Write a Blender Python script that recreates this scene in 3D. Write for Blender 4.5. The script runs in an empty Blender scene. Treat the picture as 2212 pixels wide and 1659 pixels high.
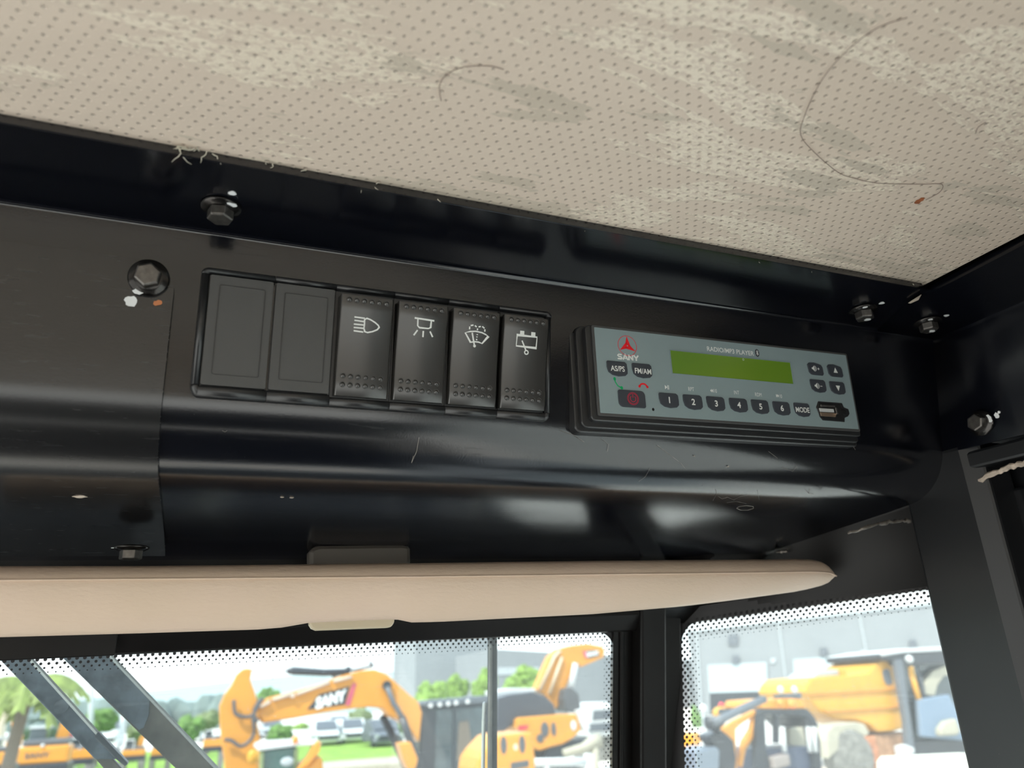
import bpy, bmesh, math, random
from mathutils import Matrix, Vector
import numpy as np
random.seed(7)
S = bpy.context.scene
COL = S.collection

# ------------------------------------------------------------------ camera, frames
FPX = 1545.0
def nrm(v): return v / np.linalg.norm(v)
Xc = nrm(np.array([4022., 360., FPX]))
Yc = np.array([-626., 574.5, FPX]); Yc = nrm(Yc - Xc * (Xc @ Yc))
Zc = np.cross(Xc, Yc)
B = np.array([Xc, Yc, Zc])                      # camera (right, down, forward) -> cab axes
UPC = nrm(np.array([0.02637, 0.06455, 0.99757]))  # true up, seen in the cab's axes (the machine stands slightly tilted)
wx = nrm(np.array([1., 0, 0]) - UPC * UPC[0]); wy = np.cross(UPC, wx)
Rw = np.array([wx, wy, UPC])                    # cab axes -> world axes
EYE = 2.55
CAB = Matrix.Translation((0, 0, EYE)) @ Matrix(Rw.tolist()).to_4x4()
WORLD = Matrix.Identity(4)
def ray(px, py): return B @ np.array([px - 1106., py - 829.5, FPX])
def hit(px, py, N, d):
    r = ray(px, py); return Vector((r * d / (N @ r)).tolist())
def hx(px, py, x): return hit(px, py, np.array([1., 0, 0]), x)
def hy(px, py, y): return hit(px, py, np.array([0, 1., 0]), y)
def hz(px, py, z): return hit(px, py, np.array([0, 0, 1.]), z)
def at(px, py, Y):                              # a point of the yard at Y metres ahead (world)
    r = Rw @ ray(px, py); r = r / r[1] * Y
    return Vector((r[0], r[1], r[2] + EYE))
def atg(px, py, z=0.0):
    r = Rw @ ray(px, py); r = r * (z - EYE) / r[2]
    return Vector((r[0], r[1], z))

cam = bpy.data.cameras.new('camera'); camo = bpy.data.objects.new('camera', cam); COL.objects.link(camo)
R3 = Matrix(((B[0][0], -B[0][1], -B[0][2]), (B[1][0], -B[1][1], -B[1][2]), (B[2][0], -B[2][1], -B[2][2])))
camo.matrix_world = CAB @ R3.to_4x4()
cam.sensor_width = 36.0; cam.lens = FPX / 2212 * 36.0
cam.clip_start = 0.01; cam.clip_end = 600
cam.dof.use_dof = True; cam.dof.focus_distance = 0.41; cam.dof.aperture_fstop = 9.0
S.camera = camo

# ------------------------------------------------------------------ light
w = bpy.data.worlds.new('world'); S.world = w; w.use_nodes = True
nt = w.node_tree; nt.nodes.clear()
out = nt.nodes.new('ShaderNodeOutputWorld'); bg = nt.nodes.new('ShaderNodeBackground')
tc = nt.nodes.new('ShaderNodeTexCoord'); sep = nt.nodes.new('ShaderNodeSeparateXYZ'); cr = nt.nodes.new('ShaderNodeValToRGB')
nt.links.new(tc.outputs['Generated'], sep.inputs[0]); nt.links.new(sep.outputs['Z'], cr.inputs[0])
cr.color_ramp.elements[0].color = (0.93, 1.0, 1.0, 1); cr.color_ramp.elements[1].color = (0.62, 0.80, 1.0, 1)
cr.color_ramp.elements[0].position = 0.0; cr.color_ramp.elements[1].position = 0.9
nt.links.new(cr.outputs[0], bg.inputs[0]); nt.links.new(bg.outputs[0], out.inputs[0])
bg.inputs[1].default_value = 1.2
sun = bpy.data.lights.new('sun', 'SUN'); so = bpy.data.objects.new('sun', sun); COL.objects.link(so)
sun.energy = 3.8; sun.angle = math.radians(1.5); sun.color = (1.0, 0.95, 0.86)
so.rotation_euler = (math.radians(38), 0, math.radians(-58))
S.view_settings.view_transform = 'Standard'; S.view_settings.look = 'None'
S.view_settings.exposure = 0.92; S.view_settings.gamma = 1.0; S.view_settings.use_curve_mapping = False
S.cycles.max_bounces = 10; S.cycles.diffuse_bounces = 6; S.cycles.transparent_max_bounces = 12
S.cycles.use_denoising = True; S.cycles.caustics_reflective = False

# ------------------------------------------------------------------ materials
class NT:
    def __init__(s, name):
        s.m = bpy.data.materials.new(name); s.m.use_nodes = True; s.t = s.m.node_tree
        s.b = s.t.nodes['Principled BSDF']; s.o = s.t.nodes['Material Output']
    def n(s, ty, **kw):
        x = s.t.nodes.new(ty)
        for k, v in kw.items(): setattr(x, k, v)
        return x
    def l(s, a, b): s.t.links.new(a, b)
    def coord(s): return s.n('ShaderNodeTexCoord').outputs['Object']
    def noise(s, scale, detail=3, vec=None, rough=0.5, mp=None, dist=0.0):
        x = s.n('ShaderNodeTexNoise'); x.inputs['Scale'].default_value = scale; x.inputs['Detail'].default_value = detail
        x.inputs['Roughness'].default_value = rough; x.inputs['Distortion'].default_value = dist
        v = vec if vec is not None else s.coord()
        if mp:
            m = s.n('ShaderNodeMapping'); m.inputs['Rotation'].default_value = mp[0]; m.inputs['Scale'].default_value = mp[1]
            s.l(v, m.inputs[0]); v = m.outputs[0]
        s.l(v, x.inputs['Vector']); return x.outputs['Fac']
    def math(s, op, a, b=None, c=None):
        x = s.n('ShaderNodeMath', operation=op)
        for i, v in enumerate((a, b, c)):
            if v is None: continue
            if isinstance(v, (int, float)): x.inputs[i].default_value = v
            else: s.l(v, x.inputs[i])
        return x.outputs[0]
    def ramp(s, fac, stops):
        x = s.n('ShaderNodeValToRGB'); e = x.color_ramp.elements
        while len(e) < len(stops): e.new(0.5)
        for i, (p, c) in enumerate(stops):
            e[i].position = p; e[i].color = c if len(c) == 4 else (*c, 1)
        s.l(fac, x.inputs[0]); return x.outputs[0]
    def mix(s, f, a, b):
        x = s.n('ShaderNodeMix', data_type='RGBA')
        for i, v in ((0, f), (6, a), (7, b)):
            if isinstance(v, (int, float)): x.inputs[i].default_value = v
            elif isinstance(v, tuple): x.inputs[i].default_value = (*v[:3], 1)
            else: s.l(v, x.inputs[i])
        return x.outputs[2]
    def bump(s, h, strength, dist, prev=None):
        x = s.n('ShaderNodeBump'); x.inputs['Strength'].default_value = strength; x.inputs['Distance'].default_value = dist
        s.l(h, x.inputs['Height'])
        if prev is not None: s.l(prev, x.inputs['Normal'])
        return x.outputs[0]
    def set(s, **kw):
        for k, v in kw.items():
            k = {'col': 'Base Color', 'rough': 'Roughness', 'metal': 'Metallic', 'spec': 'Specular IOR Level', 'nrm': 'Normal',
                 'coat': 'Coat Weight', 'coatr': 'Coat Roughness', 'alpha': 'Alpha', 'ecol': 'Emission Color', 'emit': 'Emission Strength', 'trans': 'Transmission Weight'}[k]
            i = s.b.inputs[k]
            if isinstance(v, (int, float)): i.default_value = v
            elif isinstance(v, tuple): i.default_value = (*v[:3], 1)
            else: s.l(v, i)
        return s.m

def simple(name, col, rough=0.5, metal=0.0, spec=0.5, var=0.0, vs=8.0, bump=0.0, bs=200.0, coat=0.0, bd=0.001):
    t = NT(name); c = col
    if var:
        d = tuple(max(0, x * (1 - var)) for x in col); u = tuple(min(1, x * (1 + var)) for x in col)
        c = t.ramp(t.noise(vs, 4), [(0.3, d), (0.7, u)])
    kw = dict(col=c, rough=rough, metal=metal, spec=spec, coat=coat)
    if bump: kw['nrm'] = t.bump(t.noise(bs, 3), bump, bd)
    return t.set(**kw)

def black_paint(name, base=(0.0030, 0.0036, 0.0062), r0=0.11, r1=0.22, wav=0.34, spec=0.95):
    t = NT(name)
    sm = t.noise(6, 4, mp=((0, 0, 0), (0.5, 3, 3)))
    scr = t.ramp(t.noise(60, 5, mp=((0, 0.5, 0.3), (1, 9, 9))), [(0.60, (0, 0, 0)), (0.75, (1, 1, 1))])
    r = t.math('MULTIPLY_ADD', sm, r1 - r0, r0)
    r = t.math('MULTIPLY_ADD', scr, 0.07, r)
    nb = t.bump(t.noise(5, 2, mp=((0, 0, 0), (0.5, 1, 1))), wav, 0.012)
    nb = t.bump(t.noise(900, 2), 0.05, 0.0003, nb)
    # fine dust specks
    sp = t.ramp(t.noise(700, 1), [(0.80, (0, 0, 0)), (0.84, (1, 1, 1))])
    c = t.mix(t.math('MULTIPLY', sp, 0.25), base, (0.25, 0.24, 0.22))
    return t.set(col=c, rough=r, nrm=nb, spec=spec)

M = {}
M['black'] = black_paint('black_paint')
M['black_gloss'] = black_paint('black_gloss_paint', r0=0.10, r1=0.2, wav=0.12)
M['black_matte'] = black_paint('black_satin_paint', (0.006, 0.0065, 0.008), 0.34, 0.46, 0.1, 0.6)
M['frame'] = simple('frame_paint', (0.006, 0.0052, 0.005), 0.36, spec=0.25, var=0.3, vs=20, bump=0.1, bs=60)
M['plastic'] = simple('black_plastic', (0.018, 0.0185, 0.020), 0.34, spec=0.7, bump=0.10, bs=1800, bd=0.0002)
M['plate'] = simple('grained_plastic', (0.060, 0.060, 0.060), 0.5, spec=0.7, bump=0.25, bs=2600, bd=0.0002)
M['rocker'] = simple('rocker_plastic', (0.034, 0.0325, 0.0305), 0.27, spec=1.0, bump=0.05, bs=1500, bd=0.0002)
M['rubber'] = simple('black_rubber', (0.01, 0.01, 0.011), 0.6)
M['dark'] = simple('dark_hole', (0.002, 0.002, 0.002), 0.8)
M['white'] = simple('white_print', (0.80, 0.82, 0.80), 0.6)
M['red'] = simple('red_print', (0.85, 0.01, 0.02), 0.5)
M['green'] = simple('green_print', (0.0, 0.42, 0.14), 0.5)
M['redline'] = simple('dim_red_print', (0.55, 0.02, 0.06), 0.5)
M['face'] = simple('grey_blue_panel', (0.26, 0.335, 0.35), 0.42, var=0.04, vs=30)
M['button'] = simple('radio_button_rubber', (0.040, 0.046, 0.058), 0.6, bump=0.15, bs=3000, bd=0.0001)
M['metal'] = simple('bright_metal', (0.62, 0.58, 0.54), 0.25, metal=1.0)
M['bolt'] = simple('black_zinc', (0.045, 0.042, 0.04), 0.22, metal=0.85, var=0.5, vs=150, bump=0.25, bs=300, bd=0.0005)
M['boltface'] = simple('worn_zinc', (0.15, 0.14, 0.13), 0.36, metal=0.85, var=0.3, vs=300, bump=0.2, bs=600, bd=0.0003)
M['paintmark'] = simple('white_paint_mark', (0.85, 0.87, 0.88), 0.5, bump=0.4, bs=700, bd=0.0005)
M['rust'] = simple('rust_spot', (0.30, 0.09, 0.03), 0.8, var=0.3, vs=300)
M['primer'] = simple('chipped_primer', (0.55, 0.46, 0.38), 0.6, var=0.25, vs=150, bump=0.6, bs=300, bd=0.001)
M['fray'] = simple('frayed_vinyl', (0.62, 0.58, 0.48), 0.7)
M['hair'] = simple('hair', (0.16, 0.09, 0.07), 0.5)
def m_lcd():
    t = NT('lcd')
    g = t.noise(9, 2)
    c = t.ramp(g, [(0.35, (0.10, 0.24, 0.014)), (0.7, (0.22, 0.33, 0.045))])
    return t.set(col=c, rough=0.14, spec=0.5)
M['lcd'] = m_lcd()

def m_headliner():
    t = NT('perforated_vinyl'); co = t.coord()
    sp = t.n('ShaderNodeSeparateXYZ'); t.l(co, sp.inputs[0])
    # wobble the lattice a little
    X = t.math('MULTIPLY_ADD', t.noise(14, 1), 0.004, sp.outputs[0])
    Y = t.math('MULTIPLY_ADD', t.noise(11, 1), 0.004, sp.outputs[1])
    A, Bx, By = 0.0053, 0.0028, 0.0042
    v = t.math('DIVIDE', Y, By)
    u = t.math('DIVIDE', t.math('SUBTRACT', X, t.math('MULTIPLY', v, Bx)), A)
    fu = t.math('SUBTRACT', t.math('FRACT', u), 0.5); fv = t.math('SUBTRACT', t.math('FRACT', v), 0.5)
    dx = t.math('ADD', t.math('MULTIPLY', fu, A), t.math('MULTIPLY', fv, Bx)); dy = t.math('MULTIPLY', fv, By)
    r = t.math('SQRT', t.math('ADD', t.math('POWER', dx, 2.0), t.math('POWER', dy, 2.0)))
    dim = t.math('SMOOTH_MIN', t.math('DIVIDE', r, 0.0010), 1.0, 0.25)      # 0 centre .. 1 outside
    hole = t.ramp(t.math('DIVIDE', r, 0.001), [(0.22, (1, 1, 1)), (0.45, (0, 0, 0))])
    # streaky residue, sharply edged, running along the wiping direction
    s1 = t.noise(3.2, 8, rough=0.62, mp=((0, 0, -0.12), (2.2, 8.0, 1)), dist=0.7)
    s2 = t.noise(7, 6, rough=0.6, mp=((0, 0, 0.10), (1.8, 5.5, 1)), dist=0.4)
    k1 = t.ramp(s1, [(0.535, (0, 0, 0)), (0.548, (1, 1, 1))])
    k2 = t.ramp(s2, [(0.41, (1, 1, 1)), (0.42, (0, 0, 0))])
    grain = t.noise(330, 5, mp=((0, 0, 0.35), (1, 2.2, 1)), rough=0.6)
    gk = t.ramp(grain, [(0.44, (0, 0, 0)), (0.52, (1, 1, 1))])
    big = t.noise(1.6, 3)
    base = t.ramp(big, [(0.35, (0.70, 0.580, 0.475)), (0.65, (0.73, 0.615, 0.52))])
    c = t.mix(t.math('MULTIPLY', t.math('MULTIPLY', k1, gk), 0.75), base, (0.90, 0.80, 0.655))
    c = t.mix(t.math('MULTIPLY', k2, 0.75), c, (0.56, 0.485, 0.395))
    c = t.mix(t.math('MULTIPLY', hole, 0.55), c, (0.24, 0.205, 0.19))
    rr = t.math('SUBTRACT', 0.52, t.math('MULTIPLY', k1, 0.22))
    nb = t.bump(dim, 1.0, 0.0007)
    nb = t.bump(t.math('MULTIPLY', grain, t.math('MULTIPLY_ADD', k1, 0.8, 0.25)), 0.55, 0.0006, nb)
    nb = t.bump(t.noise(9, 3, mp=((0, 0, 0.1), (1, 2.5, 1))), 0.25, 0.01, nb)
    return t.set(col=c, rough=rr, nrm=nb, spec=0.5)
M['headliner'] = m_headliner()
def m_visor():
    t = NT('visor_vinyl')
    c = t.ramp(t.noise(12, 4), [(0.3, (0.70, 0.545, 0.415)), (0.7, (0.75, 0.58, 0.46))])
    st = t.ramp(t.noise(14, 6, mp=((0, 0, 0), (1, 3, 4))), [(0.55, (0, 0, 0)), (0.75, (1, 1, 1))])
    c = t.mix(t.math('MULTIPLY', st, 0.2), c, (0.70, 0.50, 0.43))
    return t.set(col=c, rough=0.55, nrm=t.bump(t.noise(420, 4, mp=((0, 0, 0), (0.6, 1, 1.4))), 0.3, 0.0012))
M['visor'] = m_visor()
M['clip'] = simple('ivory_plastic', (0.60, 0.52, 0.38), 0.35)
def m_glass(name, tint=(0.92, 0.955, 0.955), dirt=0.06):
    t = NT(name)
    tr = t.n('ShaderNodeBsdfTransparent'); tr.inputs[0].default_value = (*tint, 1)
    gl = t.n('ShaderNodeBsdfGlossy'); gl.inputs['Roughness'].default_value = 0.02
    lw_ = t.n('ShaderNodeLayerWeight'); lw_.inputs[0].default_value = 0.5
    fr = t.math('MULTIPLY_ADD', t.math('POWER', lw_.outputs['Facing'], 5.0), 0.9, 0.03)
    mx = t.n('ShaderNodeMixShader'); t.l(fr, mx.inputs[0]); t.l(tr.outputs[0], mx.inputs[1]); t.l(gl.outputs[0], mx.inputs[2])
    du = t.n('ShaderNodeBsdfTranslucent'); du.inputs[0].default_value = (0.85, 0.9, 0.92, 1)
    sp = t.ramp(t.noise(260, 2), [(0.70, (0, 0, 0)), (0.80, (1, 1, 1))])
    sc = t.ramp(t.noise(40, 6, mp=((0, 0.9, 0), (1, 6, 14))), [(0.60, (0, 0, 0)), (0.72, (1, 1, 1))])
    f = t.math('ADD', t.math('MULTIPLY', sp, 0.12), t.math('MULTIPLY', sc, 0.06))
    f = t.math('ADD', f, dirt)
    m2 = t.n('ShaderNodeMixShader'); t.l(f, m2.inputs[0]); t.l(mx.outputs[0], m2.inputs[1]); t.l(du.outputs[0], m2.inputs[2])
    t.l(m2.outputs[0], t.o.inputs[0]); return t.m
M['glass'] = m_glass('dusty_glass', dirt=0.045)
M['weldgrey'] = simple('worn_weld', (0.30, 0.27, 0.24), 0.35, metal=0.4, var=0.5, vs=200)
M['frit'] = simple('black_ceramic_frit', (0.012, 0.011, 0.012), 0.5)
M['steel'] = simple('scratched_steel', (0.16, 0.19, 0.23), 0.4, metal=0.3, var=0.5, vs=60, bump=0.3, bs=90, bd=0.002)
M['steel2'] = simple('dull_steel', (0.20, 0.185, 0.165), 0.5, metal=0.2, var=0.35, vs=40, bump=0.2, bs=70, bd=0.002)
M['bright'] = simple('bright_edge', (0.75, 0.76, 0.76), 0.3, metal=0.3)
# yard
M['orange'] = simple('orange_paint', (0.6192, 0.2592, 0.0252), 0.38, var=0.06, vs=2)
M['yellow'] = simple('yellow_paint', (0.6048, 0.3024, 0.0216), 0.38, var=0.08, vs=2)
M['darkpaint'] = simple('charcoal_paint', (0.0240, 0.0280, 0.0360), 0.4)
M['midgrey'] = simple('grey_paint', (0.1054, 0.1178, 0.1364), 0.45)
M['hose'] = simple('hose', (0.0800, 0.0800, 0.0880), 0.5)
M['offwhite'] = simple('offwhite_paint', (0.5760, 0.5920, 0.5920), 0.4)
M['pink'] = simple('red_stripe', (0.4960, 0.0744, 0.1364), 0.4)
M['cabglass'] = simple('tinted_cab_glass', (0.0440, 0.0640, 0.0720), 0.08, spec=0.8, var=0.5, vs=0.9)
M['greenglass'] = simple('green_cab_glass', (0.0248, 0.0806, 0.0682), 0.1, spec=0.8, var=0.6, vs=2)
M['tyre'] = simple('dusty_tyre', (0.1860, 0.1798, 0.1612), 0.9, var=0.3, vs=6, bump=0.6, bs=12, bd=0.05)
M['sand'] = simple('dusty_beige', (0.3844, 0.3534, 0.2728), 0.7, var=0.1, vs=2)
M['wall'] = simple('warehouse_cladding', (0.215, 0.230, 0.242), 0.7, var=0.03, vs=0.5)
M['wall2'] = simple('pale_cladding', (0.24, 0.258, 0.27), 0.7, var=0.03, vs=0.5)
M['seam'] = simple('pale_seam', (0.3844, 0.4154, 0.4340), 0.6)
M['dockdoor'] = simple('dock_door', (0.3844, 0.4464, 0.4712), 0.6)
M['concrete'] = simple('yard_concrete', (0.6048, 0.5724, 0.5184), 0.85, var=0.12, vs=0.7)
M['lawn'] = simple('lawn', (0.1860, 0.3224, 0.0310), 0.9, var=0.3, vs=0.8)
M['leaf'] = simple('leaf', (0.0992, 0.1860, 0.0372), 0.8, var=0.55, vs=3)
M['leaf2'] = simple('leaf_bright', (0.1612, 0.2604, 0.0434), 0.8, var=0.45, vs=3)
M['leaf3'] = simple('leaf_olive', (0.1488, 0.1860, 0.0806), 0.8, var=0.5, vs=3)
M['bark'] = simple('bark', (0.1860, 0.1550, 0.1240), 0.9)
M['hill'] = simple('hill', (0.2604, 0.3596, 0.3844), 0.9)
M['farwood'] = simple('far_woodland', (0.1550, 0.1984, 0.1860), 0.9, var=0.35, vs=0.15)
M['amber'] = simple('amber_lens', (0.90, 0.25, 0.03), 0.3)
M['redlens'] = simple('red_lens', (0.8, 0.04, 0.06), 0.3)
M['floor'] = simple('floor_mat', (0.010, 0.010, 0.012), 0.9, spec=0.05)
M['slab_black'] = simple('reflection_slab_black', (0.006, 0.006, 0.008), 0.95, spec=0.02)

# ------------------------------------------------------------------ geometry helpers
MW = {}                                          # object name -> world matrix at build time
def prep(o, Mx): o.matrix_world = Mx; MW[o.name] = Mx.copy()
def tag(o, label=None, cat=None, group=None, kind=None):
    if label: o['label'] = label
    if cat: o['category'] = cat
    if group: o['group'] = group
    if kind: o['kind'] = kind
    return o
def thing(name, base, label, cat, frame=CAB, group=None, rot=None):
    o = bpy.data.objects.new(name, None); COL.objects.link(o); o.empty_display_size = 0.01
    Mx = frame @ Matrix.Translation(base)
    if rot is not None: Mx = Mx @ rot.to_4x4()
    prep(o, Mx); return tag(o, label, cat, group)

class G:
    def __init__(s): s.v = []; s.f = []
    def add(s, vs, fs):
        b = len(s.v); s.v += [Vector(x) for x in vs]; s.f += [[b + i for i in f] for f in fs]; return s
    def box(s, c, d, R=None):
        c = Vector(c); x, y, z = (q / 2 for q in d); vs = []
        for sx, sy, sz in ((-1,-1,-1),(1,-1,-1),(1,1,-1),(-1,1,-1),(-1,-1,1),(1,-1,1),(1,1,1),(-1,1,1)):
            p = Vector((sx*x, sy*y, sz*z)); vs.append(c + (R @ p if R else p))
        return s.add(vs, [[0,3,2,1],[4,5,6,7],[0,1,5,4],[1,2,6,5],[2,3,7,6],[3,0,4,7]])
    def beam(s, a, b, wd, ht, up=(0, 0, 1)):
        a, b = Vector(a), Vector(b); d = (b - a); L = d.length; d.normalize(); u = Vector(up)
        sd = d.cross(u).normalized(); u = sd.cross(d)
        R = Matrix((sd, d, u)).transposed()
        return s.box((a + b) / 2, (wd, L, ht), R)
    def prism(s, pts, ext):
        pts = [Vector(p) for p in pts]; e = Vector(ext); n = len(pts)
        vs = pts + [p + e for p in pts]
        fs = [list(range(n))[::-1], list(range(n, 2*n))] + [[i, (i+1) % n, n + (i+1) % n, n + i] for i in range(n)]
        return s.add(vs, fs)
    def loft(s, rings, closed=True, caps=True):
        n = len(rings[0]); b = []
        for r in rings: b += [Vector(p) for p in r]
        fs = []
        for k in range(len(rings) - 1):
            for i in range(n if closed else n - 1):
                j = (i + 1) % n; fs.append([k*n+i, k*n+j, (k+1)*n+j, (k+1)*n+i])
        if caps: fs.append(list(range(n))[::-1]); fs.append([(len(rings)-1)*n + i for i in range(n)])
        return s.add(b, fs)
    def cyl(s, a, b, r0, r1=None, n=24, caps=True, ph=0.0):
        r1 = r0 if r1 is None else r1; a, b = Vector(a), Vector(b); d = (b - a).normalized()
        q = d.to_track_quat('Z', 'Y')
        R = [[p + q @ Vector((r*math.cos(ph+2*math.pi*i/n), r*math.sin(ph+2*math.pi*i/n), 0)) for i in range(n)] for p, r in ((a, r0), (b, r1))]
        return s.loft(R, True, caps)
    def lathe(s, prof, a, ax, n=24, ph=0.0):
        a = Vector(a); ax = Vector(ax).normalized(); q = ax.to_track_quat('Z', 'Y')
        R = [[a + ax*h + q @ Vector((r*math.cos(ph+2*math.pi*i/n), r*math.sin(ph+2*math.pi*i/n), 0)) for i in range(n)] for r, h in prof]
        return s.loft(R, True, True)
    def tube(s, pts, r, n=8):
        pts = [Vector(p) for p in pts]; R = []
        for i, p in enumerate(pts):
            d = (pts[min(i+1, len(pts)-1)] - pts[max(i-1, 0)]).normalized(); q = d.to_track_quat('Z', 'Y')
            rr = r[i] if isinstance(r, (list, tuple)) else r
            R.append([p + q @ Vector((rr*math.cos(2*math.pi*k/n), rr*math.sin(2*math.pi*k/n), 0)) for k in range(n)])
        return s.loft(R)
    def sphere(s, c, r, n=12, m=8, jit=0.0, sc=(1,1,1)):
        c = Vector(c); rings = []
        for j in range(m + 1):
            th = math.pi * j / m; ring = []
            for i in range(n):
                k = 1 + (random.uniform(-jit, jit) if 0 < j < m else 0)
                ph = 2*math.pi*i/n
                ring.append(c + Vector((r*sc[0]*k*max(math.sin(th), 1e-3)*math.cos(ph), r*sc[1]*k*max(math.sin(th), 1e-3)*math.sin(ph), r*sc[2]*k*math.cos(th))))
            rings.append(ring)
        return s.loft(rings)
    def map(s, fn): s.v = [Vector(fn(p)) for p in s.v]; return s
    def build(s, name, mat, parent=None, frame=CAB, base=None, smooth=False, bevel=0.0, seg=2, solid=0.0, rot=None, local=False, sub=0, ang=35):
        if parent is not None: Mp = MW[parent.name]
        else:
            Mp = frame @ Matrix.Translation(base or (0, 0, 0))
            if rot is not None: Mp = Mp @ rot.to_4x4()
        T = Matrix.Identity(4) if local else Mp.inverted() @ frame
        me = bpy.data.meshes.new(name); me.from_pydata([tuple(T @ p) for p in s.v], [], s.f); me.validate()
        bm = bmesh.new(); bm.from_mesh(me); bmesh.ops.remove_doubles(bm, verts=bm.verts, dist=1e-6)
        bmesh.ops.recalc_face_normals(bm, faces=bm.faces); bm.to_mesh(me); bm.free()
        me.materials.append(mat)
        if solid and smooth:                      # keep the cut edges of a sheet crisp
            cnt = {}
            for p in me.polygons:
                for k_ in p.edge_keys: cnt[k_] = cnt.get(k_, 0) + 1
            at_ = me.attributes.new('sharp_edge', 'BOOLEAN', 'EDGE') if 'sharp_edge' not in me.attributes else me.attributes['sharp_edge']
            for i_, e_ in enumerate(me.edges):
                if cnt.get(tuple(sorted(e_.vertices)), 0) == 1: at_.data[i_].value = True
        if smooth:
            for p in me.polygons: p.use_smooth = True
        o = bpy.data.objects.new(name, me); COL.objects.link(o)
        if parent is not None: o.parent = parent; MW[o.name] = Mp.copy()
        else: prep(o, Mp)
        if solid: md = o.modifiers.new('solid', 'SOLIDIFY'); md.thickness = solid; md.offset = -1
        if bevel: md = o.modifiers.new('bevel', 'BEVEL'); md.width = bevel; md.segments = seg; md.limit_method = 'ANGLE'; md.angle_limit = math.radians(ang)
        if sub: md = o.modifiers.new('sub', 'SUBSURF'); md.levels = sub; md.render_levels = sub
        if smooth and (bevel or ang != 35):
            me.set_sharp_from_angle(angle=math.radians(ang)) if not bevel else None
        return o
def dup(o, Mx, label=None, group=None, name=None):
    c = o.copy(); COL.objects.link(c); prep(c, Mx)
    if label: c['label'] = label
    if group: c['group'] = group
    for ch in list(o.children):
        d = ch.copy(); COL.objects.link(d); d.parent = c
        for g in list(ch.children):
            e = g.copy(); COL.objects.link(e); e.parent = d
    return c
def rrect(u0, u1, v0, v1, r, n=6):               # rounded rectangle outline, r = radius or (bl, br, tr, tl)
    r = r if isinstance(r, (tuple, list)) else (r,)*4; P = []
    for (cx, cy, a0, q) in ((u0, v0, math.pi, 0), (u1, v0, 1.5*math.pi, 1), (u1, v1, 0, 2), (u0, v1, .5*math.pi, 3)):
        rr = r[q]; c = (cx + (rr if q in (0, 3) else -rr), cy + (rr if q in (0, 1) else -rr))
        for k in range(n + 1):
            a = a0 + k / n * math.pi / 2; P.append((c[0] + rr*math.cos(a), c[1] + rr*math.sin(a)))
    return P
_tc = {}
def text_geo(s, size=1.0, bold=0.0, spacing=1.0):
    """Flat glyph polygons, centred, height 'size' = cap height."""
    k = (s, bold, spacing)
    if k not in _tc:
        cu = bpy.data.curves.new('t', 'FONT'); cu.body = s; cu.size = 1.0; cu.offset = bold; cu.space_character = spacing
        cu.align_x = 'LEFT'; cu.resolution_u = 4; cu.fill_mode = 'BOTH' if hasattr(cu, 'fill_mode') else cu.fill_mode
        o = bpy.data.objects.new('t', cu); COL.objects.link(o)
        dg = bpy.context.evaluated_depsgraph_get(); me = bpy.data.meshes.new_from_object(o.evaluated_get(dg))
        v = [tuple(x.co) for x in me.vertices]; f = [list(p.vertices) for p in me.polygons]
        bpy.data.objects.remove(o); bpy.data.curves.remove(cu); bpy.data.meshes.remove(me)
        xs = [p[0] for p in v]; ys = [p[1] for p in v]
        cx, cy, h = (min(xs)+max(xs))/2, (min(ys)+max(ys))/2, 0.7 if not s.islower() else 0.7
        _tc[k] = ([((p[0]-cx)/h, (p[1]-cy)/h) for p in v], f)
    v, f = _tc[k]
    return [(x*size, y*size) for x, y in v], f

# ------------------------------------------------------------------ cab planes
T10 = math.radians(10)
NF = np.array([0, math.cos(T10), math.sin(T10)]); EV = Vector((0, -math.sin(T10), math.cos(T10))); EN = Vector((0, -math.cos(T10), -math.sin(T10)))
EX = Vector((1, 0, 0)); DF = 0.36
def FP(u, v, n=0.0): return EX*u + EV*v - EN*DF + EN*n
def fuv(px, py, n=0.0):
    h = hit(px, py, NF, DF - n); return (h.x, h.dot(EV))
ZC = 0.1915                                       # underside of the flange
# console profile (y, z) from the flange edge over the crease, down the face, round the bend, forward below
def prof():
    P = [(0.274, ZC), (0.3262, ZC), (0.3280, ZC)]
    # folded edge: small radius where flange and face meet
    fy, fz = 0.3330, ZC; rf = 0.0032
    for k in range(7):
        a = math.radians(90) - math.radians(80) * k / 6
        P.append((fy - 0.0012 - rf + rf * math.cos(a), fz - rf + rf * math.sin(a)))
    for vv in (0.1120, 0.1105, 0.0515): P.append((FP(0, vv).y, FP(0, vv).z))
    a = FP(0, 0.050); P.append((a.y, a.z))
    x0, z0 = a.y, a.z; th = -math.pi/2 - T10       # heading of travel (angle in y,z plane)
    # circular bend: heading turns from (sin10,-cos10) to nearly +y
    h0 = math.atan2(-math.cos(T10), math.sin(T10)); h1 = math.radians(-11); n = 20; R = 0.040
    y, z = x0, z0
    for k in range(n):
        h = h0 + (h1 - h0) * (k + .5) / n; st = R * (h1 - h0) / n
        y += math.cos(h) * st; z += math.sin(h) * st; P.append((y, z))
    # level out and run forward
    tn = math.tan(math.radians(11))
    P += [(y + .02, z - .02*tn), (0.45, z - (0.45-y)*tn), (0.495, z - (0.495-y)*tn), (0.505, z - (0.495-y)*tn), (0.545, z - (0.495-y)*tn)]
    return P
PR = prof(); ZU = PR[-1][1]
def right_edge(y):                                # where the console meets the right wall / corner header
    return 0.4690 if y < 0.385 else (0.468 - (y - 0.385) * 0.40 if y < .52 else 0.414)
def sheet(x0f, x1f, P, xs=1):
    rows = []
    for (y, z) in P: rows.append([Vector((x0f + (x1f(y) - x0f) * k / xs, y, z)) for k in range(xs + 1)])
    return rows

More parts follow.
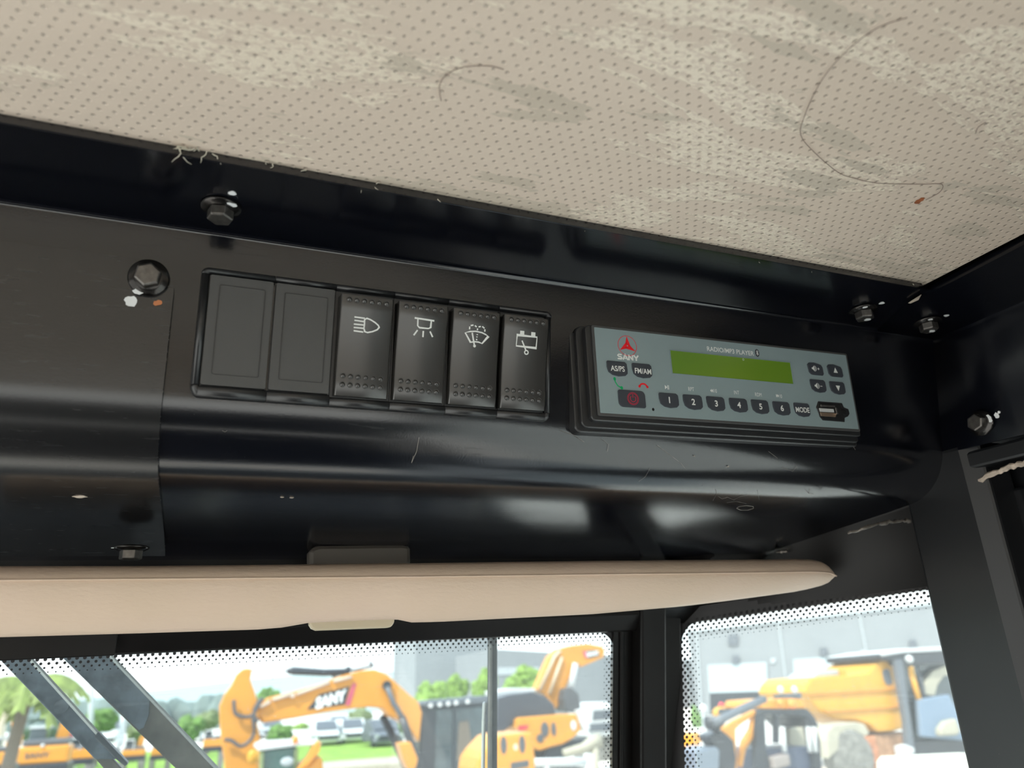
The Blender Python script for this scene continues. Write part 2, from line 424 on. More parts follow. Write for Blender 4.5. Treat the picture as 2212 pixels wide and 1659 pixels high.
con = thing('overhead_console', (0.1, 0.33, 0.15), 'glossy black sheet metal overhead console with rounded lower edge above the windshield', 'console')
g = G()
rows = sheet(-0.95, right_edge, PR, 8)
g.loft(rows, False, False)
g.build('console_shell', M['black'], con, smooth=True, solid=0.0015, ang=35)
# rear seam where the side flange butts on: the flange is part of the right wall below
# ------------------------------------------------------------------ ceiling & roof
g = G()
XR = 0.3935; YF = 0.2785; ZH = 0.1955
nx, ny = 60, 40
edge = [Vector((-0.98 + (XR + 0.98) * i / nx, YF + random.uniform(-0.0006, 0.0006), ZH)) for i in range(nx + 1)]
rows = []
for j in range(ny + 1):
    t_ = j / ny; rows.append([Vector((-0.98 + (XR + 0.98) * i / nx, (edge[i].y) * (1 - t_) + (-1.05) * t_, ZH)) for i in range(nx + 1)])
g.loft(rows, False, False)
ceil = g.build('ceiling', M['headliner'], None, smooth=True, solid=0.003)
tag(ceil, kind='structure')
for md in ceil.modifiers: md.offset = 1
g = G(); g.box((-0.2, -0.15, 0.235), (1.66, 2.0, 0.06))
g.box((-0.2, 0.47, 0.2), (1.66, 0.26, 0.09)); 
tag(g.build('roof', M['black_matte'], None), kind='structure')
# thin black lip beside the headliner edges (the turned-up end of the flange)
g = G(); g.box((-0.28, 0.2752, 0.1935), (1.34, 0.0022, 0.0042))
g.build('flange_lip', M['black_gloss'], con, bevel=0.0006)
# frayed threads along the cut edge
fr = thing('frayed_edge', (-0.03, 0.2765, 0.195), 'ragged cream vinyl shreds along the cut front edge of the headliner', 'frayed trim')
def shred(px, py, n, amp, w_=0.00022):
    g_ = G(); p0 = hz(px, py, ZH - 0.0008)
    for _ in range(n):
        a = p0 + Vector((random.uniform(-0.006, 0.006), random.uniform(-0.001, 0.001), 0)); pts = [a]
        d = Vector((random.uniform(-1, 1), random.uniform(-0.3, 1.0), random.uniform(-0.5, 0.2)))
        for k in range(5):
            d = (d + Vector((random.uniform(-.9, .9), random.uniform(-.6, .6), random.uniform(-.3, .3)))).normalized(); pts.append(pts[-1] + d * amp / 5)
        g_.tube(pts, [w_, w_*1.2, w_*1.1, w_, w_*.7, w_*.3], 5)
    g_.build('vinyl_shred', M['fray'], fr)
for px, py, n, amp in ((410, 322, 9, 0.009), (395, 319, 5, 0.006), (430, 326, 5, 0.006), (140, 281, 4, 0.003), (118, 277, 3, 0.003), (795, 401, 6, 0.006), (812, 404, 3, 0.005), (926, 423, 6, 0.006), (1275, 489, 4, 0.004), (1636, 557, 5, 0.007), (1756, 577, 4, 0.005), (1978, 616, 3, 0.004), (560, 350, 3, 0.003), (640, 366, 3, 0.003)):
    shred(px, py, n, amp)
# hairs stuck to the headliner
def hair(name, pxs, label):
    pts = [hz(x, y, ZH - 0.0006) for x, y in pxs]; P = []
    for i in range(len(pts) - 1):
        p0, p1, p2, p3 = pts[max(i-1, 0)], pts[i], pts[i+1], pts[min(i+2, len(pts)-1)]
        for k in range(6):
            t_ = k / 6; P.append(0.5*((2*p1)+(p2-p0)*t_+(2*p0-5*p1+4*p2-p3)*t_**2+(3*p1-p0-3*p2+p3)*t_**3))
    P.append(pts[-1])
    g_ = G(); g_.tube(P, 0.00013, 5); o = g_.build(name, M['hair'], None, base=pts[0]); tag(o, label, 'hair')
hair('hair', [(953, 218), (949, 190), (958, 168), (985, 150), (1020, 143), (1060, 143), (1088, 150)], 'short curved hair stuck to the middle of the headliner')
hair('hair', [(1960, 38), (1900, 58), (1850, 92), (1800, 140), (1765, 190), (1738, 250), (1730, 292), (1760, 330), (1810, 372), (1845, 385), (1900, 396), (1990, 398), (2034, 398), (2030, 415), (2000, 432)], 'long looping hair stuck to the right side of the headliner')
hair('hair', [(2130, 264), (2113, 275), (2107, 289)], 'tiny crinkled hair near the right edge of the headliner')
g = G(); c = hz(1987, 433, ZH - 0.0003); pts = [hz(x, y, ZH - 0.0002) for x, y in ((1975, 438), (1979, 433), (1985, 431), (1990, 427), (1997, 427), (1994, 432), (1989, 434), (1985, 439), (1977, 439))]
g.prism(pts, (0, 0, -0.0004)); tag(g.build('brown_speck', M['rust'], None, base=c), 'small rust brown speck on the headliner near its right corner', 'speck')

# ------------------------------------------------------------------ cover plate
def plate():
    # offset the profile outward (towards the cab) and cut it
    P = []
    vt = 0.1117; rr = 0.014
    a = FP(0, vt); b = FP(0, 0.050)
    pts = [(a.y, a.z)] + [(FP(0, vt - rr * k / 8).y, FP(0, vt - rr * k / 8).z) for k in range(1, 9)] + [(FP(0, .0955).y, FP(0, .0955).z), (FP(0, .0515).y, FP(0, .0515).z)] + [p for p in PR if p[1] <= b.z + 1e-6]
    y_end = 0.478
    out_ = []
    for i, p in enumerate(pts):
        q0 = pts[max(i-1, 0)]; q1 = pts[min(i+1, len(pts)-1)]
        d = Vector((0, q1[0]-q0[0], q1[1]-q0[1])).normalized(); nn = Vector((0, d.z, -d.y))
        if nn.y > 0 and nn.z > 0: nn = -nn
        y, z = p[0], p[1]
        if y > y_end: y = y_end
        out_.append((y, z, nn))
        if p[0] > y_end: break
    g_ = G(); rows = []
    for i, (y, z, nn) in enumerate(out_):
        s_ = min(i, 8) / 8; xr = -0.0312
        if i <= 8: q = 1 - s_; xr -= rr * (1 - math.sqrt(max(0, 1 - q*q)))
        off = 0.0028
        rows.append([Vector((x, y + 0, z)) + Vector((0, nn[1], nn[2])) * off for x in (-0.95, -0.6, -0.3, xr - 0.02 if xr < -0.05 else -0.06, xr)])
    g_.loft(rows, False, False); return g_
cover = thing('access_cover', (-0.2, 0.34, 0.11), 'black access cover plate with a rounded corner screwed over the left part of the console', 'cover plate')
oc = plate().build('cover_sheet', black_paint('satin_cover_paint', (0.0075, 0.0075, 0.008), 0.20, 0.30, 0.12), cover, smooth=True, solid=0.0024)
# make normals face the cab
# ------------------------------------------------------------------ bolts
def make_bolt():
    r = bpy.data.objects.new('flange_bolt', None); COL.objects.link(r); r.empty_display_size = .01
    prep(r, Matrix.Identity(4)); r['category'] = 'bolt'
    g1 = G(); g1.lathe([(0.0083, 0), (0.0088, 0.0004), (0.0088, 0.0011), (0.0080, 0.0017), (0.0066, 0.0023), (0.0060, 0.0026)], (0, 0, 0), (0, 0, 1), 40)
    g1.build('washer_flange', M['bolt'], r, frame=WORLD, smooth=True)
    g2 = G(); g2.lathe([(0.0058, 0.002), (0.0058, 0.0066), (0.0050, 0.0072)], (0, 0, 0), (0, 0, 1), 6)
    g2.build('hex_head', M['boltface'], r, frame=WORLD, bevel=0.0003)
    return r
def blob(parent, name, mat, cx, cy, rx, ry, z, seed, h=0.0003):
    rd = random.Random(seed); P = []
    for k in range(14):
        a = 2*math.pi*k/14; q = rd.uniform(0.72, 1.1); P.append(Vector((cx + rx*q*math.cos(a), cy + ry*q*math.sin(a), z)))
    G().prism(P, (0, 0, h)).build(name, mat, parent, local=True)
proto = make_bolt()
def frame_at(p, n, spin=0.0):                     # local z = n
    q = Vector(n).to_track_quat('Z', 'Y').to_matrix() @ Matrix.Rotation(spin, 3, 'Z')
    return CAB @ Matrix.Translation(p) @ q.to_4x4()
zf = ZC
yund = lambda y: next((PR[i][1] + (PR[i+1][1]-PR[i][1])*(y-PR[i][0])/(PR[i+1][0]-PR[i][0]) for i in range(9, len(PR)-1) if PR[i][0] <= y <= PR[i+1][0]), ZU)
bl = []
p1 = hz(478, 446, zf); p2 = hz(1864, 668, zf); p3 = hz(2003, 694, zf - 0.0015)
u4, v4 = fuv(322, 602, 0.0025)
p5 = hz(285, 1180, yund(0.46) - 0.002); p5.z = yund(p5.y) - 0.0022; p5 = hz(285, 1180, p5.z)
p6 = hx(2120, 914, 0.468)
specs = [
 (p1, (0, 0, -1), 0.2, 'black hex flange bolt under the flange, above the left blank switch cover', [('paint_mark', M['paintmark'], .0035, -.0072, .0026, .0018), ]),
 (p2, (0, 0, -1), 0.5, 'black hex bolt with white paint dots above the right end of the radio', [('paint_mark', M['paintmark'], .0035, -.0094, .0026, .0014), ('paint_mark', M['paintmark'], -.0062, -.002, .0014, .0016)]),
 (p3, (0, 0, -1), 0.0, 'hex bolt with white paint dots in the corner flange beside the right wall', [('paint_mark', M['paintmark'], .004, -.0096, .002, .0012), ('paint_mark', M['paintmark'], -.0062, -.0025, .0022, .0013)]),
 (FP(u4, v4, 0.0030), tuple(EN), 0.35, 'hex bolt facing the viewer at the rounded corner of the access cover', []),
 (p5, (0, 0, -1), 0.1, 'hex bolt at the lower right corner of the access cover just above the visor', []),
 (p6, (-1, 0, 0), 0.3, 'hex bolt with smeared white paint on the black right wall panel', []),
]
for i, (p, n, sp, lab, marks) in enumerate(specs):
    Mx = frame_at(p, n, sp)
    if i == 0: prep(proto, Mx); o = proto; proto['label'] = lab
    else: o = dup(proto, Mx, lab)
    o['group'] = 'flange bolts holding the console sheets'
    bl.append((o, p, n, sp))
# paint marks: placed in surface coordinates beside/on each bolt
def mark(o, p, n, sp, dvec, rx, ry, seed, on=0.0, name='paint_mark', mat=None):
    """dvec: offset in cab axes from the bolt centre"""
    Mi = (CAB.inverted() @ MW[o.name]).inverted(); c = Mi @ (Vector(p) + Vector(dvec))
    blob(o, name, mat or M['paintmark'], c.x, c.y, rx, ry, on, seed)
for k in (0, 1, 2):
    o, p, n, sp = bl[k]
    # beside the flange (towards the viewer side of the sheet) and on it
    mark(o, p, n, sp, (0.0045, -0.0125 if k == 0 else -0.011, 0), .0018, .0016, k, 0.0)
    mark(o, p, n, sp, (0.0045 if k == 0 else -0.005, -0.0060, 0), .0026 if k == 0 else .0016, .0016, k + 10, 0.0019)
    if k: mark(o, p, n, sp, (0.0015, -0.0005, 0), .0022, .0016, k + 20, 0.0073)
o, p, n, sp = bl[3]
mark(o, p, n, sp, tuple(EV * -0.0118 + EX * -0.0062), .0028, .0026, 33, 0.0)
mark(o, p, n, sp, tuple(EV * -0.0070 + EX * -0.0030), .0030, .0018, 34, 0.0015)
mark(o, p, n, sp, tuple(EV * -0.0112 + EX * 0.0048), .0020, .0013, 35, 0.0, 'rust_chip', simple('orange_chip', (0.55, 0.20, 0.08), 0.6))
o, p, n, sp = bl[4]; mark(o, p, n, sp, (-0.0085, -0.002, 0), .0012, .0012, 40, 0.001)
o, p, n, sp = bl[5]
mark(o, p, n, sp, (0, -0.0065, 0.001), .0026, .0032, 50, 0.0019); mark(o, p, n, sp, (0, -0.0115, 0.002), .0016, .0022, 51, 0.0); mark(o, p, n, sp, (0, -0.0135, 0.0035), .0010, .0010, 52, 0.0)

# ------------------------------------------------------------------ switches
UB = [-0.0205, 0.0133, 0.0427, 0.0725, 0.1018, 0.1305, 0.1625]
VB, VT = 0.0492, 0.1118
def bezel(parent, u0, u1, left, right, opening):
    """rail frame of one module with a rounded cross section; opening = (v0, v1) and side margins"""
    gp = 0.00012
    u0 += gp; u1 -= gp
    H = 0.0042
    # lower rail, upper rail: half-round strips
    for (va, vb) in ((VB, opening[0]), (opening[1], VT)):
        ring = []
        sect = [(va, 0), (va + (vb-va)*.06, H*.55), (va + (vb-va)*.2, H*.85), (va + (vb-va)*.45, H), (va + (vb-va)*.75, H*.97), (vb - (vb-va)*.04, H*.8), (vb, 0)]
        g_ = G(); ul = u0 + (0.004 if left else 0); ur = u1 - (0.004 if right else 0)
        g_.loft([[FP(ul, v, n) for v, n in sect], [FP(ur, v, n) for v, n in sect]])
        # rounded outer corners
        top = va > 0.08
        for (flag, uu, sg) in ((left, ul, -1), (right, ur, 1)):
            if flag:
                rings = []
                inner = va if top else vb
                for k in range(7):
                    a = k / 6 * math.pi / 2; rg = []
                    for v, n in sect:
                        r_ = abs(v - inner); 
                        if top: rg.append(FP(uu + sg * r_ * math.sin(a) * (0.004/abs(vb-va)) , inner + r_*math.cos(a), n))
                        else: rg.append(FP(uu + sg * r_ * math.sin(a) * (0.004/abs(vb-va)), inner - r_*math.cos(a), n))
                    rings.append(rg)
                g_.loft(rings)
        g_.build('bezel_rail', M['plastic'], parent, smooth=True)
    for flag, ua, ub_ in ((left, u0, u0 + 0.004), (right, u1 - 0.004, u1)):
        if flag:
            sect = [(ua, 0), (ua + (ub_-ua)*.2, H*.85), (ua + (ub_-ua)*.5, H), (ub_ - (ub_-ua)*.04, H*.8), (ub_, 0)]
            if flag is right and not left: sect = [(ub_ - (a - ua), n) for a, n in sect]
            G().loft([[FP(u, opening[0], n) for u, n in sect], [FP(u, opening[1], n) for u, n in sect]]).build('bezel_end', M['plastic'], parent, smooth=True)
    g_ = G(); c0 = FP((u0+u1)/2, (opening[0]+opening[1])/2, 0.0006)
    Rf = Matrix((EX, EV, EN)).transposed()
    g_.box(c0, (u1-u0 - (0.003 if left or right else 0), opening[1]-opening[0] + 0.001, 0.0012), Rf)
    g_.build('housing', M['plastic'], parent)
Rf = Matrix((EX, EV, EN)).transposed()
def facebox(g_, u0, u1, v0, v1, n0, n1): return g_.box(FP((u0+u1)/2, (v0+v1)/2, (n0+n1)/2), (u1-u0, v1-v0, n1-n0), Rf)
# blanks
for i in range(2):
    lab = ('leftmost plain black blank switch cover with a thin recessed rectangle outline', 'plain black blank switch cover between the leftmost blank and the headlamp switch')[i]
    t_ = thing('blank_switch_cover', FP((UB[i]+UB[i+1])/2, 0.08, 0), lab, 'switch cover', group='blank covers in the switch panel')
    bezel(t_, UB[i], UB[i+1], i == 0, False, (0.0550, 0.1086))
    a, b = (-0.0160, 0.0126) if i == 0 else (0.0139, 0.0421)
    g_ = G(); P = rrect(a, b, 0.0552, 0.1084, 0.0008, 3); g_.prism([FP(u, v, 0.001) for u, v in P], EN * 0.0028)
    g_.build('blank_plate', M['plate'], t_, bevel=0.0002)
    a2, b2 = (-0.0118, 0.0092) if i == 0 else (0.0180, 0.0390)
    g_ = G(); Po = rrect(a2, b2, 0.0603, 0.1040, 0.001, 4); Pi = rrect(a2+.0004, b2-.0004, 0.0607, 0.1036, 0.0007, 4)
    # raised fine bead around the recess
    g_.loft([[FP(u, v, 0.0037) for u, v in Po], [FP(u, v, 0.00405) for u, v in Po], [FP(u, v, 0.00405) for u, v in Pi], [FP(u, v, 0.0037) for u, v in Pi]], True, False)
    g_.build('plate_bead', M['plastic'], t_)

# icons: strokes in a local (u, v) frame drawn on the rocker face
def stroke(g_, pts, w_, fn, closed=False):
    """ribbon of constant width along pts (2D) lifted with fn(u,v)"""
    n = len(pts); L = []; Rr = []
    for i in range(n):
        if closed: p0, p1 = pts[(i-1) % n], pts[(i+1) % n]
        else: p0, p1 = pts[max(i-1, 0)], pts[min(i+1, n-1)]
        d = Vector((p1[0]-p0[0], p1[1]-p0[1])); d = d.normalized() if d.length else Vector((1, 0)); q = Vector((-d.y, d.x)) * w_ / 2
        # miter for sharp corners
        if 0 < i < n-1 or closed:
            e = Vector((pts[i][0]-pts[i-1][0], pts[i][1]-pts[i-1][1]))
            if e.length: e.normalize(); q = q / max(0.5, abs(d.dot(e)))
        L.append(fn(pts[i][0]+q.x, pts[i][1]+q.y)); Rr.append(fn(pts[i][0]-q.x, pts[i][1]-q.y))
    rng = range(n if closed else n-1); b = L + Rr
    g_.add(b, [[i, (i+1) % n, n+(i+1) % n, n+i] for i in rng]); return g_
def arc(cx, cy, rx, ry, a0, a1, n=14): return [(cx+rx*math.cos(math.radians(a0+(a1-a0)*k/n)), cy+ry*math.sin(math.radians(a0+(a1-a0)*k/n))) for k in range(n+1)]

LABR = ['black rocker switch with a white headlamp beam symbol', 'black rocker switch with a white dome lamp and rays symbol', 'black rocker switch with a white windshield washer and wiper symbol', 'rightmost black rocker switch with a white battery and isolator symbol']
NT_, NB_ = 0.0095, 0.0055
for i in range(4):
    k = i + 2
    t_ = thing('rocker_switch', FP((UB[k]+UB[k+1])/2, 0.08, 0), LABR[i], 'switch', group='rocker switches in the switch panel')
    bezel(t_, UB[k], UB[k+1], False, k == 5, (0.0540, 0.1086))
    u0 = (0.0447, 0.0738, 0.1030, 0.1318)[i]; u1 = u0 + 0.0264; v0, v1 = 0.0548, 0.1056
    VM = 0.080; NM = 0.0064
    def nface(v):                                   # slightly dished rocker surface
        s_ = (v - v0) / (v1 - v0); return NB_ + (NT_-NB_)*s_ - 0.0012*math.sin(math.pi*s_)
    def FR(u, v, e=0.0): return FP(u, v, nface(v) + e)
    g_ = G(); rings = []; N_ = 14
    for j in range(N_ + 1):
        v = v0 + (v1-v0)*j/N_; n = nface(v); c = 0.0009
        e = 0.0 if 0 < j < N_ else -0.0009
        rings.append([FP(u0 - .0006, v, 0.0005), FP(u0, v, n - c + e), FP(u0 + c*.35, v, n - c*.35 + e), FP(u0 + c, v, n + e), FP(u1 - c, v, n + e), FP(u1 - c*.35, v, n - c*.35 + e), FP(u1, v, n - c + e), FP(u1 + .0006, v, 0.0005)])
    g_.loft(rings); rk = g_.build('rocker', M['rocker'], t_, smooth=True); rk.data.set_sharp_from_angle(angle=math.radians(50))
    # grip dots: raised beads in shallow rings
    tops = [(u0 + 0.0040 + q*0.00375, 0.1030) for q in range(6)]
    lows = [(u0 + 0.0036 + q*0.00375, 0.0646 - rw*0.0043) for rw in range(2) for q in range(6)]
    for dots in (tops, lows[:6], lows[6:]):
        g_ = G()
        for du, dv in dots:
            c = FR(du, dv); rg = []
            for rad, hh in ((0.00150, 0.00003), (0.00142, 0.00022), (0.00132, 0.00022), (0.00122, 0.00004), (0.00105, 0.00035), (0.00070, 0.00075), (0.0003, 0.00092)):
                rg.append([c + EX*rad*math.cos(2*math.pi*m/16) + EV*rad*math.sin(2*math.pi*m/16) + EN*hh for m in range(16)])
            g_.loft(rg, True, True)
        g_.build('grip_dots', M['rocker'], t_, smooth=True)
    g_ = G(); lw = 0.00072; F = lambda u, v: FR(u, v, 0.00006)
    cu = u0 + 0.0137
    pxs = lambda L: [fuv(x, y, 0.0085) for x, y in L]
    if i == 0:
        for (a, b) in (((766, 684), (789, 687)), ((766, 691), (788, 694)), ((765, 699), (787, 701)), ((765, 706), (786, 708)), ((765, 713), (786, 716))): stroke(g_, pxs([a, b]), lw, F)
        o1 = pxs([(788, 690), (793, 687), (801, 690), (811, 696), (818, 702), (820, 706), (816, 711), (806, 715), (795, 717), (789, 715), (787, 708), (788, 700)])
        stroke(g_, o1, lw, F, True)
    elif i == 1:
        stroke(g_, pxs([(896, 686.5), (938.5, 693)]), lw*1.2, F)
        stroke(g_, pxs([(903, 689), (903, 703), (907, 707), (926, 709), (931, 707), (932, 693)]), lw, F)
        for a, b in (((903, 712), (895, 723)), ((915.5, 714), (915, 727)), ((930, 715), (936, 727))): stroke(g_, pxs([a, b]), lw*1.1, F)
    elif i == 2:
        P_ = [(1006, 718), (1016, 715.5), (1028, 715), (1042, 718), (1050, 722), (1056, 726), (1043, 741), (1036, 738), (1028, 737), (1018, 738)]
        stroke(g_, pxs(P_), lw, F, True)
        stroke(g_, pxs([(1021, 718), (1024, 732), (1027, 746)]), lw*1.2, F)
        for seg in (((1015, 711), (1015, 705)), ((1017, 703), (1023, 702)), ((1026, 703), (1030, 706)), ((1032, 709), (1032, 713)), ((1034, 706), (1039, 705)), ((1042, 705), (1047, 709)), ((1048, 711), (1048, 716)), ((1032, 721), (1032, 723)), ((1031.5, 726), (1031.5, 728)), ((1031, 731), (1031, 734))): stroke(g_, pxs(seg), lw, F)
        cdot = fuv(1027, 746, 0.0085); g_.add([F(cdot[0]+.0008*math.cos(a*.5236), cdot[1]+.0008*math.sin(a*.5236)) for a in range(12)], [list(range(12))])
    else:
        stroke(g_, pxs([(1118, 723), (1161, 728), (1160, 751), (1117, 746)]), lw*1.05, F, True)
        for q in ((1124, 714, 1133, 723), (1148, 717, 1157, 727)):
            a = pxs([(q[0], q[1]), (q[2], q[1]+1), (q[2], q[3]), (q[0], q[3]-1)]); g_.add([F(*p_) for p_ in a], [[0, 1, 2, 3]])
        stroke(g_, pxs([(1129, 735), (1138, 755)]), lw*1.1, F)
        cc = fuv(1139.5, 760, 0.0085); stroke(g_, [(cc[0]+.00105*math.cos(a*.4488), cc[1]+.00105*math.sin(a*.4488)) for a in range(14)], lw*.9, F, True)
    ic = g_.build('switch_symbol', M['white'], rk); ic['label'] = 'white printed symbol'

# ------------------------------------------------------------------ radio
T3 = math.radians(3)
NR = np.array([0, math.cos(T3), math.sin(T3)]); RVv = Vector((0, -math.sin(T3), math.cos(T3))); RN = Vector((0, -math.cos(T3), -math.sin(T3)))
DR = float(NR @ np.array(FP(0.292, 0.0815))) - 0.010
def RP(u, v, n=0.0): return EX*u + RVv*v + Vector(NR.tolist())*(DR - n)
def ruv(px, py, n=0.0):
    h = hit(px, py, NR, DR - n); return (h.x, h.dot(RVv))
RA = math.radians(0.75)
def RL(a, b, n=0.0):                               # radio-local, origin at the faceplate's lower left, tilted by RA
    o = (0.1878, 0.0967); return RP(o[0] + a*math.cos(RA) - b*math.sin(RA), o[1] + a*math.sin(RA) + b*math.cos(RA), n)
RW_, RH_ = 0.1895, 0.0505
radio = thing('car_radio', RL(RW_/2, RH_/2, -0.01), 'radio and MP3 player with grey blue faceplate and green display in the overhead console', 'radio')
def rbox(P, n0, n1, name, mat, parent=radio, bev=0.0003):
    return G().prism([RL(a, b, n0) for a, b in P], RN * (n1 - n0)).build(name, mat, parent, bevel=bev)
rbox(rrect(-0.0125, RW_+0.004, -0.0098, RH_+0.0028, (0.004, .002, .002, 0.005)), -0.018, -0.0075, 'base_frame', M['plastic'], bev=0.0008)
rbox(rrect(-0.0095, RW_+0.003, -0.0075, RH_+0.0022, (0.004, .002, .002, 0.005)), -0.0085, -0.0050, 'mounting_collar', M['plastic'], bev=0.0006)
rbox(rrect(-0.0052, RW_+0.0018, -0.0042, RH_+0.0016, (0.003, .001, .001, 0.003)), -0.006, -0.0014, 'radio_body', M['plastic'], bev=0.0006)
rbox(rrect(-0.0014, RW_+0.0008, -0.0014, RH_+0.0014, 0.001), -0.002, -0.0002, 'faceplate_rim', M['plate'], bev=0.0002)
rbox(rrect(0, RW_-0.0006, 0, RH_, 0.0004), -0.001, 0.0, 'faceplate', M['face'], bev=0.0)
# little latch marks on the lower edge
def loc(px, py, n=0.0):                             # pixel -> radio-local a, b
    u, v = ruv(px, py, n); x, y = u - 0.1878, v - 0.0967
    return (x*math.cos(RA) + y*math.sin(RA), -x*math.sin(RA) + y*math.cos(RA))
D0 = loc(1447, 757); D1 = loc(1714, 830)
dl, dr_, db, dt = D0[0], D1[0] - 0.0003, D1[1], D0[1]
# display: recessed look through a thin frame
P = rrect(dl, dr_, db, dt, 0.0001, 1)
lc = G().prism([RL(a, b, 0.00004) for a, b in P], RN*0.00012).build('display', M['lcd'], radio); lc['label'] = 'blank green liquid crystal display'
g_ = G()
Po = [(dl-.0002, db-.0002), (dr_+.0002, db-.0002), (dr_+.0002, dt+.0002), (dl-.0002, dt+.0002)]; Pi = [(dl, db), (dr_, db), (dr_, dt), (dl, dt)]
g_.loft([[RL(a, b, 0.0) for a, b in Po], [RL(a, b, .0005) for a, b in Po], [RL(a, b, .0005) for a, b in Pi], [RL(a, b, 0) for a, b in Pi]], True, False)
g_.build('display_edge', M['face'], radio)
E_ = 0.00095                                        # legend lift above the button tops
def put_text(parent, s, a, b, size, mat, lift, bold=0.0, spacing=1.0, sx=1.0, name='legend'):
    v, f = text_geo(s, size, bold, spacing); g_ = G(); g_.add([RL(a + x*sx, b + y, lift) for x, y in v], f)
    return g_.build(name, mat, parent)
def button(px0, py0, px1, py1, shape, label):
    """px bounds of the button"""
    a0, b1 = loc(px0, py0); a1, b0 = loc(px1, py1); w_, h_ = a1-a0, b1-b0
    if shape == 'cup': # flat top, belly bottom
        P = [(a0+w_*.03, b1), (a1-w_*.12, b1), (a1-w_*.02, b1-h_*.12), (a1, b1-h_*.5), (a1-w_*.01, b0+h_*.22), (a1-w_*.12, b0+h_*.07), (a0+w_*.55, b0), (a0+w_*.25, b0+h_*.07), (a0+w_*.06, b0+h_*.25), (a0, b0+h_*.6), (a0, b1-h_*.08)]
    elif shape == 'cap': # belly top
        P = [(a0+w_*.05, b0+h_*.2), (a0+w_*.16, b0+h_*.04), (a0+w_*.3, b0), (a1-w_*.08, b0), (a1, b0+h_*.12), (a1-w_*.02, b1-h_*.35), (a1-w_*.1, b1-h_*.15), (a0+w_*.45, b1), (a0+w_*.12, b1-h_*.04), (a0, b1-h_*.2)]
    else: P = rrect(a0, a1, b0, b1, (h_*.28, h_*.12, h_*.28, h_*.12))
    o = G().prism([RL(a, b, -0.0002) for a, b in P], RN*0.0009).build('button', M['button'], radio, bevel=0.00025)
    if label: o['label'] = label
    return o, (a0+a1)/2, (b0+b1)/2, w_, h_
Lf = 0.00078
for (bx, s, sz, off) in (((1309.6, 779, 1356, 815), 'AS/PS', 0.0031, (0, 0)), ((1364, 784, 1409, 819), 'FM/AM', 0.0031, (0.0003, -0.0003)), ((1713, 870, 1751, 902), 'MODE', 0.0032, (0, 0))):
    o, ca, cb, w_, h_ = button(*bx, 'cup', None); put_text(o, s, ca + off[0], cb + off[1], sz, M['white'], Lf, 0.018, 1.0, 0.86)
for k, bx in enumerate(((1422, 848, 1467, 883), (1474, 852, 1518.5, 887), (1524.5, 856, 1567, 890), (1573.5, 859.5, 1616, 892.5), (1621, 863, 1662, 896), (1667.5, 867, 1708, 899))):
    o, ca, cb, w_, h_ = button(*bx, 'cup', None); put_text(o, str(k+1), ca, cb + 0.0002, 0.0036, M['white'], Lf, 0.025)
# power
o, ca, cb, w_, h_ = button(1334, 841.5, 1395, 882.5, 'round', None)
g_ = G(); ln = 0.00028
fnr = lambda n: (lambda a, b: RL(a, b, n))
pa, pb = loc(1366, 862)
for r_ in (0.0036, 0.0030): stroke(g_, [(pa + r_*math.cos(q*.262), pb + r_*math.sin(q*.262)) for q in range(24)], ln, fnr(Lf), True)
stroke(g_, arc(pa, pb, .0018, .0018, 130, 410, 16), ln*1.5, fnr(Lf)); stroke(g_, [(pa, pb+.0006), (pa, pb+.0026)], ln*1.5, fnr(Lf))
g_.build('legend', M['redline'], o)
# volume + arrows
def vol(bx, shape, plus):
    o, ca, cb, w_, h_ = button(*bx, shape, None); g_ = G(); c = ca - 0.0016; f_ = fnr(Lf)
    g_.add([f_(c-.0018, cb+.0006), f_(c-.0018, cb-.0006), f_(c-.0010, cb-.0006), f_(c+.0003, cb-.0020), f_(c+.0003, cb+.0020), f_(c-.0010, cb+.0006)], [[0, 1, 2, 3, 4, 5]])
    for r_ in (0.0008, 0.0014, 0.0019): stroke(g_, arc(c+.0002, cb, r_, r_, -80, 80, 8), .00022, f_)
    stroke(g_, [(c+.0029, cb), (c+.0046, cb)], .0004, f_)
    if plus: stroke(g_, [(c+.00375, cb-.0008), (c+.00375, cb+.0008)], .0004, f_)
    g_.build('legend', M['white'], o)
vol((1742, 782, 1779, 812), 'cap', True); vol((1748, 819, 1785.5, 850), 'cup', False)
for bx, sh, up in (((1784.5, 786, 1821, 816), 'cap', 1), ((1790, 823.5, 1827, 854), 'cup', -1)):
    o, ca, cb, w_, h_ = button(*bx, sh, None)
    G().add([RL(ca-.0018, cb-.0016*up, Lf), RL(ca+.0018, cb-.0016*up, Lf), RL(ca, cb+.0021*up, Lf)], [[0, 1, 2]]).build('legend', M['white'], o)
